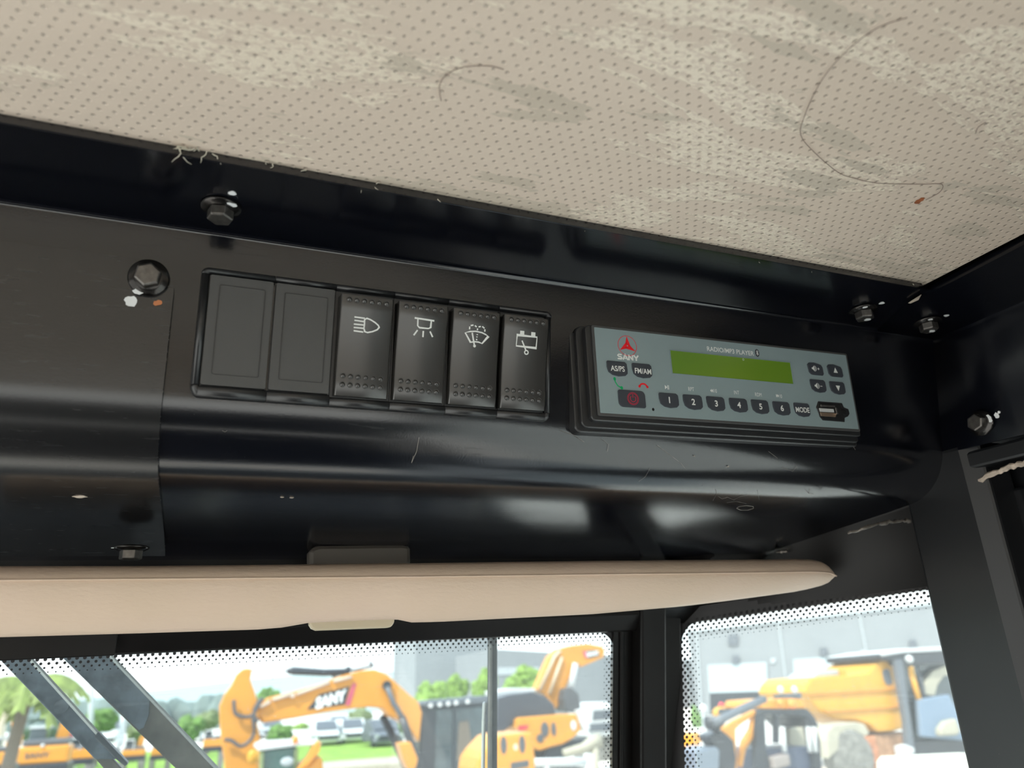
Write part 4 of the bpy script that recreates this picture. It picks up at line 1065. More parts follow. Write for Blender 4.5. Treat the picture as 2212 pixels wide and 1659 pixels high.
# ================================================================== THE YARD (world axes, metres, z up)
def ything(name, px, py, Y, label, cat, group=None):
    b = at(px, py, Y); b.z = 0
    return thing(name, b, label, cat, frame=WORLD, group=group)
def poly(parent, name, pxs, Y, dep, mat, bevel=0.0, dx=0.0, smooth=False):
    g_ = G(); P_ = [at(x, y, Y) for x, y in pxs]; g_.prism(P_, (dx, dep, 0)); return g_.build(name, M[mat] if isinstance(mat, str) else mat, parent, frame=WORLD, bevel=bevel, smooth=smooth)
def spline(pts, n=5):
    P_ = []
    for i in range(len(pts) - 1):
        p0, p1, p2, p3 = pts[max(i-1, 0)], pts[i], pts[i+1], pts[min(i+2, len(pts)-1)]
        for k in range(n):
            t_ = k / n; P_.append(0.5*((2*p1)+(p2-p0)*t_+(2*p0-5*p1+4*p2-p3)*t_**2+(3*p1-p0-3*p2+p3)*t_**3))
    return P_ + [pts[-1]]
def pipe(parent, name, pxs, Y, r, mat, n=8, smooth=True, curve=False):
    P_ = [at(x, y, Y) for x, y in pxs]
    if curve: P_ = spline(P_)
    return G().tube(P_, r, n).build(name, M[mat], parent, frame=WORLD, smooth=smooth)
def ball(parent, name, px, py, Y, r, mat, sc=(1,1,1)):
    return G().sphere(at(px, py, Y), r, 14, 9, 0, sc).build(name, M[mat], parent, frame=WORLD, smooth=True)
def yprint(parent, name, s, p0, p1, Y, h, mat, bold=0.03, sx=1.0, shear=0.0):
    """lettering between two pixels along a baseline, on a plane facing the viewer"""
    a, b = at(*p0, Y), at(*p1, Y); d = (b - a); L_ = d.length; d.normalize(); u = Vector((0, 0, 1)); u = (u - d*u.dot(d)).normalized()
    v, f = text_geo(s, 1.0, bold); w_ = max(x for x, y in v) - min(x for x, y in v); c = (a + b)/2
    G().add([c + d*(x*L_/w_ + shear*y*h) + u*(y*h) for x, y in v], f).build(name, M[mat], parent, frame=WORLD)

g = G(); g.add([(-120, -30, 0), (160, -30, 0), (160, 200, 0), (-120, 200, 0)], [[0, 1, 2, 3]]); tag(g.build('ground', M['concrete'], None, frame=WORLD), kind='structure')
g = G(); g.add([(-80, 33, .02), (10.5, 33, .02), (12, 60, .02), (-80, 60, .02)], [[0, 1, 2, 3]]); tag(g.build('lawn', M['lawn'], None, frame=WORLD), kind='structure')

# far ridge and woodland
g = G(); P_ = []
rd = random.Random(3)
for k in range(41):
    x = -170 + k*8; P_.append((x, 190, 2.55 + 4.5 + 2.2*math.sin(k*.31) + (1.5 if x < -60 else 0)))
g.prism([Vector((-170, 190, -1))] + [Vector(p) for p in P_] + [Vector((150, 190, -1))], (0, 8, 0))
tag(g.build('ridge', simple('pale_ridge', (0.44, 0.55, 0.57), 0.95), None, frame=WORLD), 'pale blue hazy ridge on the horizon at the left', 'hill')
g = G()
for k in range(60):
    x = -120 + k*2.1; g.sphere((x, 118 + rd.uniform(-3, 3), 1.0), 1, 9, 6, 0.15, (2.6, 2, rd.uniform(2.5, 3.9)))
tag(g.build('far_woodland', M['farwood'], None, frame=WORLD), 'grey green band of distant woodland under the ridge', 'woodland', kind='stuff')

# buildings
def building(name, px0, px1, ptop, Y0, Y1, dep, mat, label):
    a = at(px0, 1470, Y0); b = at(px1, 1470, Y1); za = at(px0, ptop[0], Y0).z; zb = at(px1, ptop[1], Y1).z
    root = thing(name, (a.x, a.y, 0), label, 'building', frame=WORLD); n_ = Vector((-(b-a).y, (b-a).x, 0)).normalized() * dep
    g_ = G(); F = [Vector((a.x, a.y, 0)), Vector((b.x, b.y, 0)), Vector((b.x, b.y, zb)), Vector((a.x, a.y, za))]
    g_.prism(F, n_); g_.build('wall', M[mat], root, frame=WORLD); return root, a, b, n_
bA, a, b, n_ = building('office_building', 897, 1075, (1352, 1352), 104, 104, 14, 'wall2', 'tall pale grey flat building behind the excavator boom')
bB, a, b, n_ = building('low_building', 1062, 1500, (1402, 1425), 84, 84, 14, 'wall', 'lower pale grey building behind the raised second boom')
poly(bB, 'window_band', [(1076, 1442), (1165, 1441), (1165, 1456), (1076, 1458)], 83.9, 0.2, 'seam')
wh, wa, wb, wn = building('warehouse', 1498, 2190, (1362, 1283), 62, 46, 25, 'wall', 'long grey warehouse with white dock doors and wall lamps behind the right pane')
fN = np.array([(wb-wa).y, -(wb-wa).x, 0.0]); fN = nrm(fN); 
if fN[1] > 0: fN = -fN
def wf(px, py, off=0.0):
    r = Rw @ ray(px, py); d0 = float(fN @ np.array([wa.x, wa.y, 0])) + off; r = r * d0 / (fN @ r); return Vector((r[0], r[1], r[2] + EYE))
fNv = Vector(fN.tolist())
def wpoly(name, pxs, off, th, mat): return G().prism([wf(x, y, off) for x, y in pxs], fNv*-th).build(name, M[mat], wh, frame=WORLD)
for (x0, y0, x1, y1) in ((1680, 1330, 1704, 1520), (1853, 1312, 1890, 1500), (1505, 1362, 1516, 1560), (2040, 1290, 2075, 1480)): wpoly('downpipe', [(x0-1.5, y0), (x0+1.5, y0), (x1+1.5, y1), (x1-1.5, y1)], 0.12, 0.12, 'seam')
for (x0, x1, yt0, yt1, yb0, yb1) in ((1529, 1655, 1437, 1431, 1497, 1493), (1714, 1858, 1425, 1414, 1492, 1485)):
    o = wpoly('door_frame', [(x0-4, yt0-4), (x1+4, yt1-4), (x1+6, yb1+60), (x0-2, yb0+60)], 0.10, 0.10, 'wall2')
    G().prism([wf(x, y, .16) for x, y in ((x0, yt0), (x1, yt1), (x1+3, yb1), (x0+4, yb0))], fNv*-.05).build('dock_door', M['dockdoor'], o, frame=WORLD)
    G().prism([wf(x, y, .15) for x, y in ((x0+4, yb0), (x1+3, yb1), (x1+6, yb1+58), (x0+6, yb0+60))], fNv*-.04).build('door_opening', M['darkpaint'], o, frame=WORLD)
for px, py in ((1589, 1425), (1779, 1408), (1972, 1391)):
    o = wpoly('wall_lamp', [(px-7, py-8), (px+7, py-9), (px+7, py+8), (px-7, py+9)], 0.35, 0.35, 'midgrey')
wpoly('vent', [(1573, 1373), (1594, 1371), (1594, 1392), (1573, 1394)], 0.2, 0.2, 'midgrey')
for px, py in ((1670, 1427), (1864, 1410)): wpoly('small_fixture', [(px-5, py-5), (px+5, py-6), (px+5, py+5), (px-5, py+6)], 0.15, 0.15, 'seam')
wpoly('parapet', [(1498, 1360), (2190, 1281), (2190, 1287), (1498, 1366)], 0.15, 0.3, 'seam')

# trees
def tree(name, px, pt, pb, Y, wpx, mat, label, n_=26, seed=0, group='trees beyond the yard'):
    rd = random.Random(seed + int(px)); t_ = at(px, pt, Y); b_ = at(px, pb, Y); h = max(0.6, t_.z - b_.z); R_ = wpx/2/FPX*Y*1.1
    root = thing(name, (t_.x, Y, 0), label, 'tree', frame=WORLD, group=group)
    G().tube([(t_.x, Y, 0), (t_.x + .1, Y, b_.z*.6), (t_.x, Y, b_.z + h*.5)], [0.22, .16, .08], 7).build('trunk', M['bark'], root, frame=WORLD)
    g_ = G(); c = Vector((t_.x, Y, b_.z + h/2))
    for _ in range(n_):
        d = Vector((rd.gauss(0, 1), rd.gauss(0, 1), rd.gauss(0, 1))).normalized(); r_ = rd.uniform(.3, .75)
        g_.sphere(c + Vector((d.x*R_*r_, d.y*R_*.8*r_, d.z*h/2*r_)), 1, 8, 6, 0.28, (R_*.38, R_*.38, h*.22))
    g_.build('crown', M[mat], root, frame=WORLD); return root
for a_ in (('broadleaf_tree', 930, 1472, 1545, 58, 75, 'leaf2', 'bright green tree against the pale building, just right of the big boom'),
           ('broadleaf_tree', 985, 1460, 1535, 60, 50, 'leaf2', 'slim bright green tree against the pale building left of the upright wiper'),
           ('broadleaf_tree', 1046, 1449, 1530, 58, 60, 'leaf2', 'bright green tree directly behind the upright wiper'),
           ('broadleaf_tree', 1128, 1440, 1520, 58, 85, 'leaf2', 'bright green tree between the wiper and the raised second boom'),
           ('broadleaf_tree', 584, 1482, 1560, 75, 40, 'leaf', 'distant tree crown poking above the orange boom'),
           ('broadleaf_tree', 222, 1528, 1590, 48, 55, 'leaf', 'dark green tree between the two slanting wiper bars'),
           ('broadleaf_tree', 300, 1560, 1600, 50, 40, 'leaf3', 'small olive tree right of the slanting wiper bars'),
           ('broadleaf_tree', 412, 1545, 1600, 48, 46, 'leaf', 'round green tree left of the big excavator'),
           ('broadleaf_tree', 455, 1530, 1580, 52, 40, 'leaf3', 'olive tree partly behind the big excavator stick'),
           ('broadleaf_tree', 612, 1562, 1610, 50, 50, 'leaf', 'dark tree under the left part of the orange boom'),
           ('broadleaf_tree', 655, 1560, 1605, 90, 50, 'leaf2', 'light green tree under the middle of the orange boom'),
           ('broadleaf_tree', 775, 1530, 1590, 76, 60, 'leaf3', 'pale tree under the right part of the orange boom'),
           ('broadleaf_tree', 866, 1560, 1600, 58, 60, 'leaf', 'dark tree between the boom cylinders'),
           ('broadleaf_tree', 1500, 1520, 1600, 45, 26, 'leaf', 'narrow dark tree at the left edge of the side pane'),
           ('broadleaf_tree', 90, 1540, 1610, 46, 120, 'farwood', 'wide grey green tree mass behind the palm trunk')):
    tree(*a_, seed=3)
# palm
pr = ything('palm_tree', 66, 1500, 15, 'blurred palm tree with drooping fronds at the far left', 'tree')
pb_ = at(66, 1470, 15)
G().tube([(pb_.x - .2, 15, 0), (pb_.x - .1, 15, 1.2), (pb_.x, 15, pb_.z)], [0.12, .10, .09], 10).build('trunk', M['bark'], pr, frame=WORLD)
g = G(); rd = random.Random(5)
for k in range(22):
    a_ = 2*math.pi*k/22 + rd.uniform(-.1, .1); L_ = rd.uniform(0.75, 1.0); up_ = rd.uniform(.25, .7)
    spn = [pb_ + Vector((math.cos(a_)*L_*t_, math.sin(a_)*L_*t_, up_*L_*t_ - 0.95*L_*t_*t_)) for t_ in [q/8 for q in range(9)]]
    for q in range(8):
        p, p2 = spn[q], spn[q+1]; s_ = Vector((-math.sin(a_), math.cos(a_), 0)); wl_ = .19*math.sin(math.pi*(q+1)/9.5)
        for sg in (-1, 1): g.add([p, p2, p2 + s_*sg*wl_ + Vector((0, 0, -wl_*.8)), p + s_*sg*wl_*.9 + Vector((0, 0, -wl_*.8))], [[0, 1, 2, 3]])
g.build('fronds', simple('palm_leaf', (0.17, 0.22, 0.05), 0.7, var=0.4, vs=6), pr, frame=WORLD)

# ---- main excavator -------------------------------------------------
Y = 17.0
ex = ything('excavator', 980, 1600, Y, 'large orange excavator with arched boom, lowered stick and dark cab in the middle', 'excavator', 'excavators in the yard')
bo = poly(ex, 'boom', [(558, 1518), (582, 1506), (640, 1492), (700, 1474), (740, 1459), (780, 1448), (810, 1446), (836, 1456), (860, 1478), (884, 1500), (905, 1518), (912, 1540), (908, 1580), (906, 1604), (893, 1588), (870, 1560), (840, 1545), (828, 1530), (800, 1527), (770, 1530), (700, 1540), (640, 1551), (566, 1562), (556, 1545)], Y, 0.55, 'orange', 0.03)
poly(bo, 'decal_panel', [(663, 1533), (690, 1500), (756, 1482), (745, 1522)], Y - 0.012, 0.01, 'darkpaint')
poly(bo, 'decal_stripe', [(762, 1476), (770, 1476), (756, 1524), (746, 1524)], Y - 0.014, 0.01, 'pink')
yprint(bo, 'decal_lettering', 'SANY', (682, 1520), (748, 1501), Y - 0.02, 0.20, 'white', 0.06, shear=0.25)
st = poly(ex, 'stick', [(538, 1443), (545, 1448), (541, 1468), (549, 1490), (556, 1512), (560, 1545), (556, 1565), (562, 1590), (565, 1625), (556, 1680), (560, 1790), (500, 1790), (488, 1700), (484, 1640), (478, 1600), (475, 1560), (474, 1525), (485, 1500), (500, 1480), (510, 1457), (524, 1445)], Y - 0.1, 0.5, 'orange', 0.03)
pipe(ex, 'stick_cylinder_rod', [(541, 1447), (620, 1450)], Y + 0.15, 0.018, 'metal')
pipe(ex, 'stick_cylinder', [(620, 1450), (632, 1449), (700, 1453), (756, 1451)], Y + 0.15, [0.05, 0.085, 0.075, 0.07], 'darkpaint', 12)
pipe(ex, 'boom_cylinder_rod', [(836, 1484), (850, 1520), (871, 1552)], Y - 0.15, 0.055, 'midgrey', 10)
pipe(ex, 'boom_cylinder', [(868, 1550), (882, 1590), (900, 1640), (912, 1680)], Y - 0.15, 0.085, 'darkpaint', 12)
pipe(ex, 'boom_cylinder', [(826, 1545), (848, 1590), (874, 1650), (890, 1690)], Y + 0.6, 0.085, 'darkpaint', 12)
G().cyl(at(836, 1481, Y - 0.03), at(836, 1481, Y - 0.08), 0.10, n=16).build('pivot_pin', M['darkpaint'], bo, frame=WORLD)
for L_ in ([(505, 1512), (508, 1540), (525, 1548), (545, 1545), (560, 1520), (570, 1508)], [(546, 1550), (549, 1580), (540, 1600), (520, 1612), (500, 1600), (485, 1598)], [(556, 1560), (548, 1540), (556, 1520), (566, 1508)]):
    pipe(ex, 'hydraulic_hose', L_, Y - 0.2, 0.035, 'hose', 7, curve=True)
for a_, b_ in (((563, 1528), (584, 1515)), ((588, 1512), (628, 1500)), ((640, 1500), (712, 1474)), ((720, 1472), (760, 1462))):
    pipe(ex, 'boom_pipe', [a_, b_], Y - 0.05, 0.035, 'primer', 8)
G().cyl(at(632, 1502, Y-.02), at(632, 1502, Y-.09), 0.05, n=14).build('pipe_clamp', M['primer'], ex, frame=WORLD)
pipe(ex, 'top_hose', [(718, 1462), (740, 1452), (752, 1442), (762, 1448), (790, 1442), (806, 1438), (797, 1430)], Y + .2, 0.03, 'hose', 7, curve=True)
# cab
cb = poly(ex, 'cab', [(909, 1522), (916, 1516), (1000, 1508), (1056, 1506), (1062, 1520), (1060, 1800), (912, 1800), (906, 1640)], Y + 0.3, 1.2, 'darkpaint', 0.04)
poly(cb, 'cab_roof', [(912, 1523), (920, 1514), (1056, 1502), (1064, 1510), (1060, 1518), (915, 1528)], Y + 0.25, 1.3, 'midgrey', 0.03)
poly(cb, 'side_window', [(942, 1534), (1046, 1528), (1048, 1700), (938, 1700)], Y + 0.27, 0.02, 'cabglass')
poly(cb, 'cab_post', [(980, 1532), (985, 1531.5), (984, 1700), (977, 1700)], Y + 0.24, 0.03, 'darkpaint')
poly(cb, 'seat', [(992, 1560), (1012, 1556), (1018, 1600), (1012, 1640), (986, 1642)], Y + 0.26, 0.02, simple('seat_fabric', (0.16, 0.13, 0.10), 0.8))
g = G(); 
for k, px in enumerate((930, 950, 968, 985, 1010)): g.cyl(at(px, 1524 - (px-930)*.11, Y + .2), at(px, 1524 - (px-930)*.11, Y + .1), 0.05, n=12)
g.build('work_lights', M['offwhite'], cb, frame=WORLD)
poly(ex, 'upper_body', [(905, 1690), (1120, 1670), (1120, 1760), (905, 1770)], Y + 0.6, 1.8, 'orange', 0.05)
poly(ex, 'tracks', [(880, 1790), (1200, 1775), (1200, 1840), (880, 1860)], Y - 0.3, 3.0, 'tyre', 0.1)

# ---- second excavator ------------------------------------------------
Y = 22.0
e2 = ything('excavator', 1160, 1600, Y, 'orange excavator seen from behind with raised boom and rounded counterweight, right of the wiper', 'excavator', 'excavators in the yard')
poly(e2, 'engine_cover', [(1075, 1508), (1100, 1500), (1150, 1494), (1180, 1504), (1198, 1522), (1202, 1545), (1180, 1556), (1118, 1560), (1072, 1590)], Y + .3, 2.0, simple('slate_paint', (0.05, 0.052, 0.065), 0.35), 0.05)
poly(e2, 'cab_roof', [(1072, 1492), (1110, 1486), (1155, 1487), (1160, 1494), (1075, 1504)], Y + 1.8, 1.2, 'offwhite', 0.03)
poly(e2, 'cab', [(1072, 1502), (1150, 1494), (1150, 1600), (1072, 1610)], Y + 1.9, 1.1, 'darkpaint', 0.03)
cw = poly(e2, 'counterweight', [(1118, 1554), (1125, 1550), (1200, 1544), (1246, 1542), (1250, 1556), (1256, 1577), (1240, 1594), (1216, 1608), (1190, 1614), (1166, 1622), (1150, 1614), (1122, 1580), (1118, 1572)], Y, 1.2, 'orange', 0.05)
poly(cw, 'red_reflector', [(1119, 1568), (1142, 1566), (1138, 1576), (1120, 1578)], Y - .02, .03, 'redlens')
ball(cw, 'dark_mark', 1177, 1576, Y - .02, 0.16, 'hose', (.8, .1, 1.3)); ball(cw, 'dark_mark', 1196, 1575, Y - .02, 0.13, 'hose', (.6, .1, 1.5)); ball(cw, 'dark_mark', 1167, 1595, Y - .02, 0.12, 'hose', (1, .1, 1))
ball(cw, 'round_badge', 1239, 1567, Y - .02, 0.10, 'offwhite', (1, .1, 1.4))
poly(e2, 'lower_body', [(1170, 1640), (1184, 1612), (1240, 1598), (1275, 1594), (1280, 1604), (1262, 1625), (1215, 1640)], Y + .3, 1.6, 'darkpaint', 0.05)
bm_ = poly(e2, 'boom', [(1160, 1490), (1182, 1436), (1190, 1418), (1206, 1402), (1235, 1394), (1270, 1390), (1302, 1396), (1308, 1406), (1304, 1420), (1256, 1441), (1248, 1432), (1238, 1444), (1226, 1478), (1212, 1510), (1204, 1530), (1190, 1534), (1180, 1505)], Y + 2.0, 0.5, 'orange', 0.03)
pipe(bm_, 'boom_pipe', [(1166, 1490), (1198, 1418), (1210, 1406)], Y + 1.95, 0.05, simple('yellow_light', (0.9, 0.62, 0.2), 0.4) and 'clip', 8)
pipe(bm_, 'boom_pipe', [(1186, 1500), (1214, 1420)], Y + 1.95, 0.05, 'clip', 8)
poly(bm_, 'decal_panel', [(1266, 1406), (1290, 1404), (1296, 1416), (1272, 1422)], Y + 1.98, .02, 'midgrey')
poly(bm_, 'decal_stripe', [(1259, 1406), (1265, 1406), (1270, 1422), (1264, 1420)], Y + 1.97, .02, 'pink')
yprint(bm_, 'decal_lettering', 'SANY', (1267, 1414), (1294, 1410), Y + 1.96, 0.13, 'white', 0.05)
pipe(e2, 'boom_cylinder', [(1243, 1433), (1238, 1460), (1233, 1488)], Y + 1.8, 0.10, 'offwhite', 10)
poly(e2, 'boom_bracket', [(1222, 1488), (1236, 1484), (1250, 1498), (1256, 1530), (1246, 1540), (1222, 1536), (1218, 1510)], Y + 1.5, .8, 'hose', 0.04)
poly(e2, 'handrail_panel', [(1246, 1534), (1262, 1530), (1272, 1560), (1276, 1575), (1262, 1580), (1252, 1560)], Y + .2, .2, 'offwhite', 0.02)
poly(e2, 'tracks', [(1080, 1690), (1290, 1660), (1290, 1720), (1080, 1760)], Y + .2, 2.6, 'tyre', 0.1)

# ---- nearer orange machine body behind the wiper ----------------------
Y = 12.0
n3 = ything('excavator_counterweight', 1110, 1640, Y, 'nearer orange machine rear with dark patches at the bottom right of the wiper', 'machine')
cw = poly(n3, 'counterweight', [(1030, 1660), (1034, 1640), (1046, 1622), (1075, 1590), (1100, 1586), (1150, 1581), (1153, 1600), (1158, 1640), (1158, 1800), (1030, 1800)], Y, 1.0, 'orange', 0.05)
for px, py in ((1088, 1610), (1128, 1608)): ball(cw, 'dark_mark', px, py, Y, 0.07, 'hose', (.8, .1, 1.9))
ball(cw, 'pale_badge', 1114, 1614, Y, 0.05, 'clip', (.8, .1, 1))
poly(cw, 'name_plate', [(1104, 1648), (1142, 1642), (1142, 1656), (1104, 1664)], Y - .01, .02, 'hose')
poly(n3, 'chassis', [(1030, 1790), (1160, 1790), (1160, 1980), (1030, 1990)], Y + .1, .8, 'darkpaint', .03)

# white railing & beige bar
Y = 14.0
rl = ything('railing', 1220, 1640, Y, 'white pipe railing at the bottom right of the windshield', 'railing')
pipe(rl, 'top_rail', [(1150, 1648), (1272, 1645)], Y, 0.075, 'offwhite', 12)
pipe(rl, 'post', [(1271, 1628), (1272, 1900)], Y, 0.09, 'offwhite', 12)
pipe(rl, 'post', [(1180, 1648), (1183, 1900)], Y, 0.06, 'offwhite', 12)
bs_ = ything('beige_pipe', 1250, 1620, 16, 'beige bar pipe behind the white railing', 'pipe')
pipe(bs_, 'bar', [(1218, 1628), (1260, 1616), (1278, 1604), (1296, 1598)], 16, [.09, .10, .13, .15], 'sand', 10)
pipe(bs_, 'support', [(1284, 1604), (1286, 1840)], 16, .1, 'sand', 10)
# white truck
Y = 28.0
tk = ything('truck', 1292, 1540, Y, 'white truck cab at the right edge of the windshield', 'truck')
poly(tk, 'cab', [(1272, 1526), (1280, 1518), (1312, 1516), (1326, 1526), (1330, 1590), (1274, 1592)], Y, 2.0, 'offwhite', 0.08)
poly(tk, 'windscreen', [(1282, 1535), (1320, 1533), (1322, 1552), (1280, 1556)], Y - .02, .05, 'midgrey')
poly(tk, 'bumper', [(1272, 1564), (1328, 1560), (1330, 1578), (1272, 1580)], Y - .05, .1, 'midgrey')
poly(tk, 'wheels', [(1276, 1590), (1326, 1588), (1326, 1650), (1276, 1655)], Y + .2, 1.6, 'tyre', .1)

# ---- white-roofed machine cab bottom centre ----------------------------
Y = 14.5
bk = ything('loader', 610, 1640, Y, 'small machine with white roof, green glass cab and orange arm at the bottom centre', 'loader')
rf = poly(bk, 'roof', [(556, 1622), (558, 1612), (575, 1606), (640, 1602), (694, 1603), (696, 1610), (640, 1612), (562, 1622)], Y, 1.4, 'offwhite', 0.03)
poly(bk, 'cab_glass', [(564, 1622), (642, 1613), (644, 1700), (560, 1700)], Y + .1, 1.2, 'greenglass', 0.02)
for px in (566, 640): pipe(bk, 'cab_post', [(px, 1618), (px - 3, 1720)], Y + .05, .035, 'leaf3', 8)
ball(bk, 'beacon', 638, 1598, Y, 0.055, 'amber', (1, 1, 1.2))
poly(bk, 'lift_arm', [(683, 1602), (694, 1602), (690, 1625), (668, 1652), (650, 1664), (640, 1664), (648, 1654), (664, 1636)], Y - .1, .25, 'orange', 0.02)
poly(bk, 'hood', [(640, 1664), (668, 1650), (690, 1630), (698, 1640), (700, 1800), (640, 1800)], Y, 1.2, 'orange', 0.05)
poly(bk, 'chassis', [(556, 1700), (700, 1700), (700, 1900), (556, 1910)], Y + .1, 1.2, 'darkpaint', 0.05)
ball(bk, 'work_light', 620, 1645, Y - .1, 0.07, 'seam', (1.6, .4, 1))
# yellow lamp on stick
ball(ex, 'yellow_lamp', 546, 1635, 16.6, .11, 'yellow', (1, .5, 1.2))
# orange cylinder right bottom
Y = 15.5
oc_ = ything('orange_bucket_arm', 885, 1640, Y, 'short slanted orange block between the boom cylinders', 'machine part')
poly(oc_, 'block', [(862, 1606), (888, 1602), (904, 1640), (898, 1662), (882, 1664), (872, 1642)], Y, .4, 'amber' if False else 'orange', .03)
poly(oc_, 'leg', [(880, 1660), (898, 1660), (900, 1930), (882, 1930)], Y + .1, .2, 'darkpaint')

# ---- distant small excavators -------------------------------------------
def far_exc(px, py, Y, w, label, flip=1, arm=True, text=False, h=1.0):
    r_ = ything('excavator', px, py, Y, label, 'excavator', 'excavators in the yard'); c = at(px, py, Y); x, z = c.x, c.z
    q = w
    g_ = G(); g_.box((x, Y + q*.35, z), (q, q*.7, q*.36*h)); cwt = g_.build('counterweight', M['orange'], r_, frame=WORLD, bevel=q*.05)
    g_ = G(); g_.box((x - .02*q, Y + q*.5, z + q*.25*h), (q*.9, q*.6, q*.12)); g_.build('engine_cover', M['midgrey'], r_, frame=WORLD, bevel=q*.02)
    g_ = G(); g_.box((x, Y + q*.4, z - q*.28*h), (q*1.05, q*.9, q*.22)); g_.build('undercarriage', M['darkpaint'], r_, frame=WORLD, bevel=q*.04)
    g_ = G(); zz = z - q*.39*h
    for sx in (-1, 1): g_.box((x + sx*q*.4, Y + q*.4, zz/2), (q*.25, q*1.2, max(zz, .1)))
    g_.build('tracks', M['tyre'], r_, frame=WORLD)
    g_ = G(); g_.box((x - flip*q*.28, Y + q*.9, z + q*.30), (q*.34, q*.5, q*.5)); cb_ = g_.build('cab', M['cabglass'], r_, frame=WORLD, bevel=q*.03)
    g_ = G(); g_.box((x - flip*q*.28, Y + q*.9, z + q*.56), (q*.38, q*.55, q*.05)); g_.build('cab_roof', M['offwhite'], cb_, frame=WORLD)
    if arm:
        P_ = [Vector((x + flip*q*.05, Y + q*.8, z + q*.2)), Vector((x + flip*q*.30, Y + q*.8, z + q*.2)), Vector((x + flip*q*.36, Y + q*.8, z + q*.72)), Vector((x + flip*q*.28, Y + q*.8, z + q*.76)), Vector((x + flip*q*.12, Y + q*.8, z + q*.66))]
        G().prism(P_, (0, q*.2, 0)).build('boom', M['orange'], r_, frame=WORLD, bevel=q*.02)
    if text:
        v, f = text_geo('SANY', q*.10, 0.03); G().add([(x - q*.1 + a_*1.3, Y - .012, z + b_) for a_, b_ in v], f).build('lettering', M['hose'], cwt, frame=WORLD)
    ball(r_, 'beacon', px, py - q*.27/Y*FPX, Y, q*.04, 'offwhite'); return r_
far_exc(92, 1631, 27, 1.32, 'distant orange excavator with dark lettering on its counterweight at the lower left', text=True)
far_exc(172, 1629, 31, 0.85, 'small distant orange excavator behind the nearer wiper bar', arm=False)
far_exc(288, 1627, 34, 0.8, 'small distant orange excavator right of the nearer wiper bar', h=.8)
far_exc(348, 1624, 36, 0.75, 'small distant orange excavator seen through the gap left of the big stick', arm=False)
far_exc(462, 1605, 30, 0.7, 'distant machine just left of the big excavator stick', arm=False)
far_exc(-12, 1640, 17, 0.6, 'orange machine cut off by the left frame edge', arm=False)
# leftmost raised booms
Y = 20.0
lb = ything('raised_boom', 20, 1560, Y, 'pale raised orange boom at the far left edge', 'machine boom')
poly(lb, 'boom', [(-30, 1640), (-20, 1540), (10, 1500), (28, 1500), (26, 1518), (6, 1560), (-6, 1650)], Y, .4, 'clip', .03)
pipe(lb, 'mast', [(-15, 1640), (-14, 1800)], Y + .2, .12, 'orange')
Y = 24.0
lb = ything('raised_boom', 30, 1560, Y, 'thin upright orange boom beside the palm trunk', 'machine boom')
poly(lb, 'boom', [(22, 1620), (24, 1560), (30, 1520), (36, 1518), (34, 1560), (28, 1600), (26, 1640), (8, 1640), (12, 1600)], Y, .35, 'orange', .03)
poly(lb, 'stick', [(33, 1584), (44, 1578), (46, 1590), (42, 1612), (36, 1610)], Y + .3, .3, 'orange', .02)
ball(lb, 'beacon', 14, 1590, Y, .09, 'offwhite')
pipe(lb, 'mast', [(18, 1640), (20, 1760)], Y + .2, .12, 'darkpaint')
Y = 40.0
bc = ything('beacon_post', 152, 1590, Y, 'pink red warning ball on a pale post in the distance', 'post')
ball(bc, 'red_ball', 152, 1586, Y, .20, 'pink'); pipe(bc, 'post', [(152, 1590), (157, 1672)], Y, .14, 'offwhite')
lp = ything('light_pole', 195, 1500, 44, 'tall pale light pole between the wiper bars', 'pole')
pipe(lp, 'pole', [(198, 1482), (194, 1660)], 44, .13, 'seam'); poly(lp, 'lamp_head', [(190, 1478), (204, 1477), (204, 1484), (190, 1485)], 44, .4, 'seam')
# white blocks: parked vans and cars
def car(px, Y, col, label, W_=1.8, H_=1.5):
    c = at(px, 1560, Y); x = c.x
    r_ = thing('car', (x, Y, 0), label, 'car', frame=WORLD, group='cars parked beyond the lawn')
    rings = []
    for yy, hh, ww, top in ((0.0, .62, .94, .55), (.12, .72, 1, .60), (1.1, .88, 1, .66), (1.9, 1.46, 1, .80), (3.3, 1.46, 1, .80), (4.1, .95, 1, .7), (4.3, .6, .95, .6)):
        h2 = hh / 1.5 * H_; w2 = W_/2*ww
        rings.append([Vector((x - w2, Y+yy, .25)), Vector((x + w2, Y+yy, .25)), Vector((x + w2, Y+yy, h2*.58)), Vector((x + w2*top*1.2, Y+yy, h2)), Vector((x - w2*top*1.2, Y+yy, h2)), Vector((x - w2, Y+yy, h2*.58))])
    G().loft(rings).build('body', M[col], r_, frame=WORLD, bevel=.05)
    k = H_/1.5; G().add([(x - W_*.40, Y+1.12, .93*k), (x + W_*.40, Y+1.12, .93*k), (x + W_*.34, Y+1.82, 1.42*k), (x - W_*.34, Y+1.82, 1.42*k)], [[0, 1, 2, 3]]).map(lambda p: p + Vector((0, -.04, .03))).build('windscreen', M['midgrey'], r_, frame=WORLD, )
    G().box((x, Y - .01, .52*k), (W_*.7, .06, .2)).build('grille', M['darkpaint'], r_, frame=WORLD)
    for sx in (-1, 1):
        G().box((x + sx*W_*.40, Y, .62*k), (W_*.14, .06, .14)).build('headlamp', M['seam'], r_, frame=WORLD)
        G().cyl((x + sx*(W_/2-.22), Y + .8, .33), (x + sx*(W_/2 + .01), Y + .8, .33), .33, n=14).build('wheel', M['darkpaint'], r_, frame=WORLD)
    return r_
car(712, 52, 'offwhite', 'white car facing the viewer under the middle of the orange boom')
car(738, 66, 'seam', 'silver car behind the gap between the two white cars')
car(770, 53, 'offwhite', 'second white car, nearer the boom cylinders than the other')
